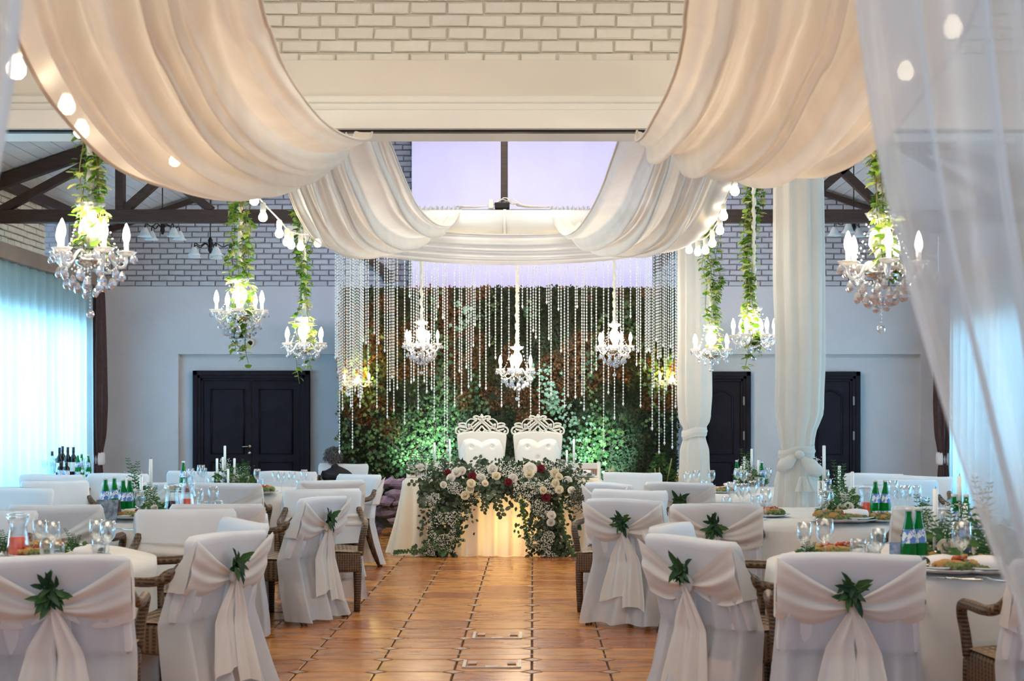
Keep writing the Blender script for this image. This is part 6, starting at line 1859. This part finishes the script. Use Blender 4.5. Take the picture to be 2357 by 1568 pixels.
row(TL['n5'], T5, [(('c', .27, 'tall', .20), 1897, 1165), (('c', .28, 'low', .1), 1932, 1168), (('c', .20, None, .1), 1884, 1165), (('c', .28, None, .1), 1962, 1172), (('c', .22, None, .1), 1895, 1176), ('jug_o', 1995, 1190), ('green', 2015, 1198), ('green', 2038, 1198),
     ('big', 2057, 1172), ('wine', 2068, 1176), ('wine', 2086, 1178), ('wine', 1900, 1214, 1.1), ('wine', 1907, 1188), ('fern', 1935, 1175, 1.1), ('flow', 1945, 1190, .9), ('food2', 1932, 1208, 1.1), ('food', 1965, 1202, .9), ('plate', 2018, 1214, 1.1), ('food2', 2050, 1202, .8), ('flow2', 1915, 1190, .8),
     ('wine', 2138, 1172), ('wine', 2165, 1174), ('tumbler', 2150, 1176), ('tumbler', 2180, 1176), ('flow2', 2128, 1180, .5), ('wine', 1662, 1166), ('wine', 1684, 1172, 1.1), ('wine', 1701, 1170), ('wine', 1722, 1168, 1.1), ('tumbler', 1738, 1172), ('wine', 1762, 1196, 1.1), ('food', 1768, 1190),
     ('plate', 1655, 1160, .8), ('tumbler', 1672, 1176)])
row(TL['n6'], T6, [(('c', .26, 'low', .1), 1705, 1104), (('c', .22, 'tall', .15), 1732, 1118), (('c', .26, None, .1), 1757, 1116), (('c', .20, None, .1), 1702, 1116), ('fern', 1720, 1110, 1.1), ('flow', 1742, 1114, .9), ('baby', 1722, 1108, 1.0), ('green', 1688, 1116, .95), ('green', 1786, 1112, .9),
     ('wine', 1698, 1122), ('wine', 1712, 1128), ('wine', 1768, 1120), ('flow2', 1765, 1112, .8), ('wine', 1582, 1132), ('wine', 1603, 1128), ('wine', 1638, 1128), ('tumbler', 1620, 1130), ('food2', 1665, 1135, .8), ('tumbler', 1752, 1124), ('wine', 1900, 1124), ('wine', 1915, 1126), ('wine', 1927, 1122),
     ('tumbler', 1906, 1128), ('baby', 1945, 1122, 1.2), (('c', .22, None, .1), 1879, 1120), ('plate', 1680, 1126, .8)])
# drinks table
for k, e in enumerate([('clearb', 120, 1104), ('wineb', 137, 1110), ('wineb', 144, 1104), ('wineb', 156, 1108), ('wineb', 169, 1108), ('darkb', 130, 1102), ('darkb', 140, 1112), ('darkb', 153, 1113), ('green', 179, 1110, .92), ('green', 188, 1105, .92), ('green', 203, 1110, .92), ('flute', 190, 1113, 1.05), ('flute', 197, 1111, 1.05)]
                      + [('flute', 99 + 6 * i, 1106 + (i % 2) * 4, .8) for i in range(6)]):
    put(e[0], e[1], e[2] - 12, 'drinks table by the left window', DZ + .002, e[3] if len(e) > 3 else 1.0)
# head table
def puth(kind, px, py, **kw): return put(kind, px, py, 'head table', hz + .002, **kw)
hp = {}
for kind, px, d_, s_ in ((('c', .20, 'tall', .16), 1000, 16.6, 1.0), (('c', .26, 'tall', .14), 1035, 16.6, 1.0), (('c', .16, 'low', .1), 1019, 16.5, 1.0), (('c', .26, 'tall', .14), 1321, 16.6, 1.0), (('c', .16, 'tall', .12), 1305, 16.6, 1.0),
                         ('plate', 1345, 16.35, 1.0), ('plate', 1000, 16.4, .9), ('wine', 947, 16.4, 1.0), ('flow', 968, 16.35, 1.25), ('wine', 1293, 16.4, 1.0)):
    pyy = CY + (CAMZ - hz - .002) * FPX / d_
    put(kind, px, pyy, 'head table', hz + .002, s_)
# menu cards, cutlery, nest
def card(px, py, place, lab, mt, w=.16, h=.17, T_=None):
    loc = onz(px, py, .752); t = thing('menu_card', lab, 'menu card', loc, R(-12))
    m = MB(); m.box((0, 0, h / 2), (w, .004, h), M=None); m.v = [(x, y + z * .22, z) for x, y, z in m.v]; m.build('front_leaf', M[mt], t, False)
    m = MB(); m.box((0, 0, h / 2), (w, .004, h)); m.v = [(x, y + .08 - z * .22 + .0, z) for x, y, z in m.v]; m.build('back_leaf', M[mt], t, False)
card(243, 1196, '', 'dark patterned card standing between the green bottles on the middle left table', 'slate', .16, .13)
card(2243, 1304, '', 'folded blue table card behind the goblet on the near right table', 'bluebox', .13, .19)
card(2066, 1312, '', 'dark blue card left of the labelled bottles on the near right table', 'bluebox', .07, .12)
def fork(px, py, lab, rz, kind='fork'):
    loc = onz(px, py, .753); t = thing(kind, lab, 'cutlery', loc, rz)
    m = MB(); m.tube(cr([(0, -.09, .008), (0, -.02, .006), (0, .04, .010)], 8), [.006, .0055, .005, .004, .0035, .003, .003, .004], 6); m.build('handle', M['silver'], t)
    m = MB()
    if kind == 'fork':
        m.box((0, .05, .010), (.022, .022, .003))
        for k in range(4): m.box((-.009 + k * .006, .08, .010), (.0028, .045, .0025))
        m.build('tines', M['silver'], t, False)
    else:
        m.box((0, .085, .006), (.018, .10, .002)); m.build('blade', M['silver'], t, False)
fork(2285, 1338, 'silver fork on the cloth beside the goblet on the near right table', R(20))
fork(2212, 1337, 'silver knife lying before the platter on the near right table', R(60), 'table_knife')
fork(2198, 1336, 'silver fork lying before the platter on the near right table', R(70))
fork(1952, 1199, 'silver fork between platter and plate on the middle right table', R(70))
fork(290, 1222, 'silver fork at the front edge of the middle left table', R(60))
t = thing('twig_nest', 'brown twig nest decoration on the near right table', 'decoration', onz(2188, 1282, .752)); m = MB(); r_ = random.Random(4)
for i in range(90):
    a = r_.uniform(0, 6.28); q = .05 + .02 * r_.random(); z = .01 + .06 * r_.random(); pts = [(q * math.cos(a + j * .35) * (1 + .1 * r_.random()), q * math.sin(a + j * .35), z + .01 * r_.random()) for j in range(4)]
    m.tube(pts, .0022, 3)
o = m.build('twigs', M['twig'], t); o['kind'] = 'stuff'
# silk scarf of small greens lying at the foot of the arrangements
for pr in list(PR.values()):
    for c_ in list(pr.children):
        for g in list(c_.children): bpy.data.objects.remove(g)
        bpy.data.objects.remove(c_)
    bpy.data.objects.remove(pr)
# labels that single each piece out, counted from left to right as the photograph shows them
ORD = ['first', 'second', 'third', 'fourth', 'fifth', 'sixth', 'seventh', 'eighth', 'ninth', 'tenth', 'eleventh', 'twelfth', 'thirteenth', 'fourteenth', 'fifteenth', 'sixteenth']
from collections import defaultdict
dd = defaultdict(list)
for noun, place, loc, o in items: dd[(noun, place)].append((loc.x / loc.y, o))
for (noun, place), lst in dd.items():
    lst.sort(key=lambda e: e[0])
    for k, (_, o) in enumerate(lst):
        o['label'] = '%s on the %s' % (noun, place) if len(lst) == 1 else '%s, %s, %s from left' % (noun, place, ORD[k])
        if len(lst) > 1: o['group'] = '%s on the %s' % (noun, place)
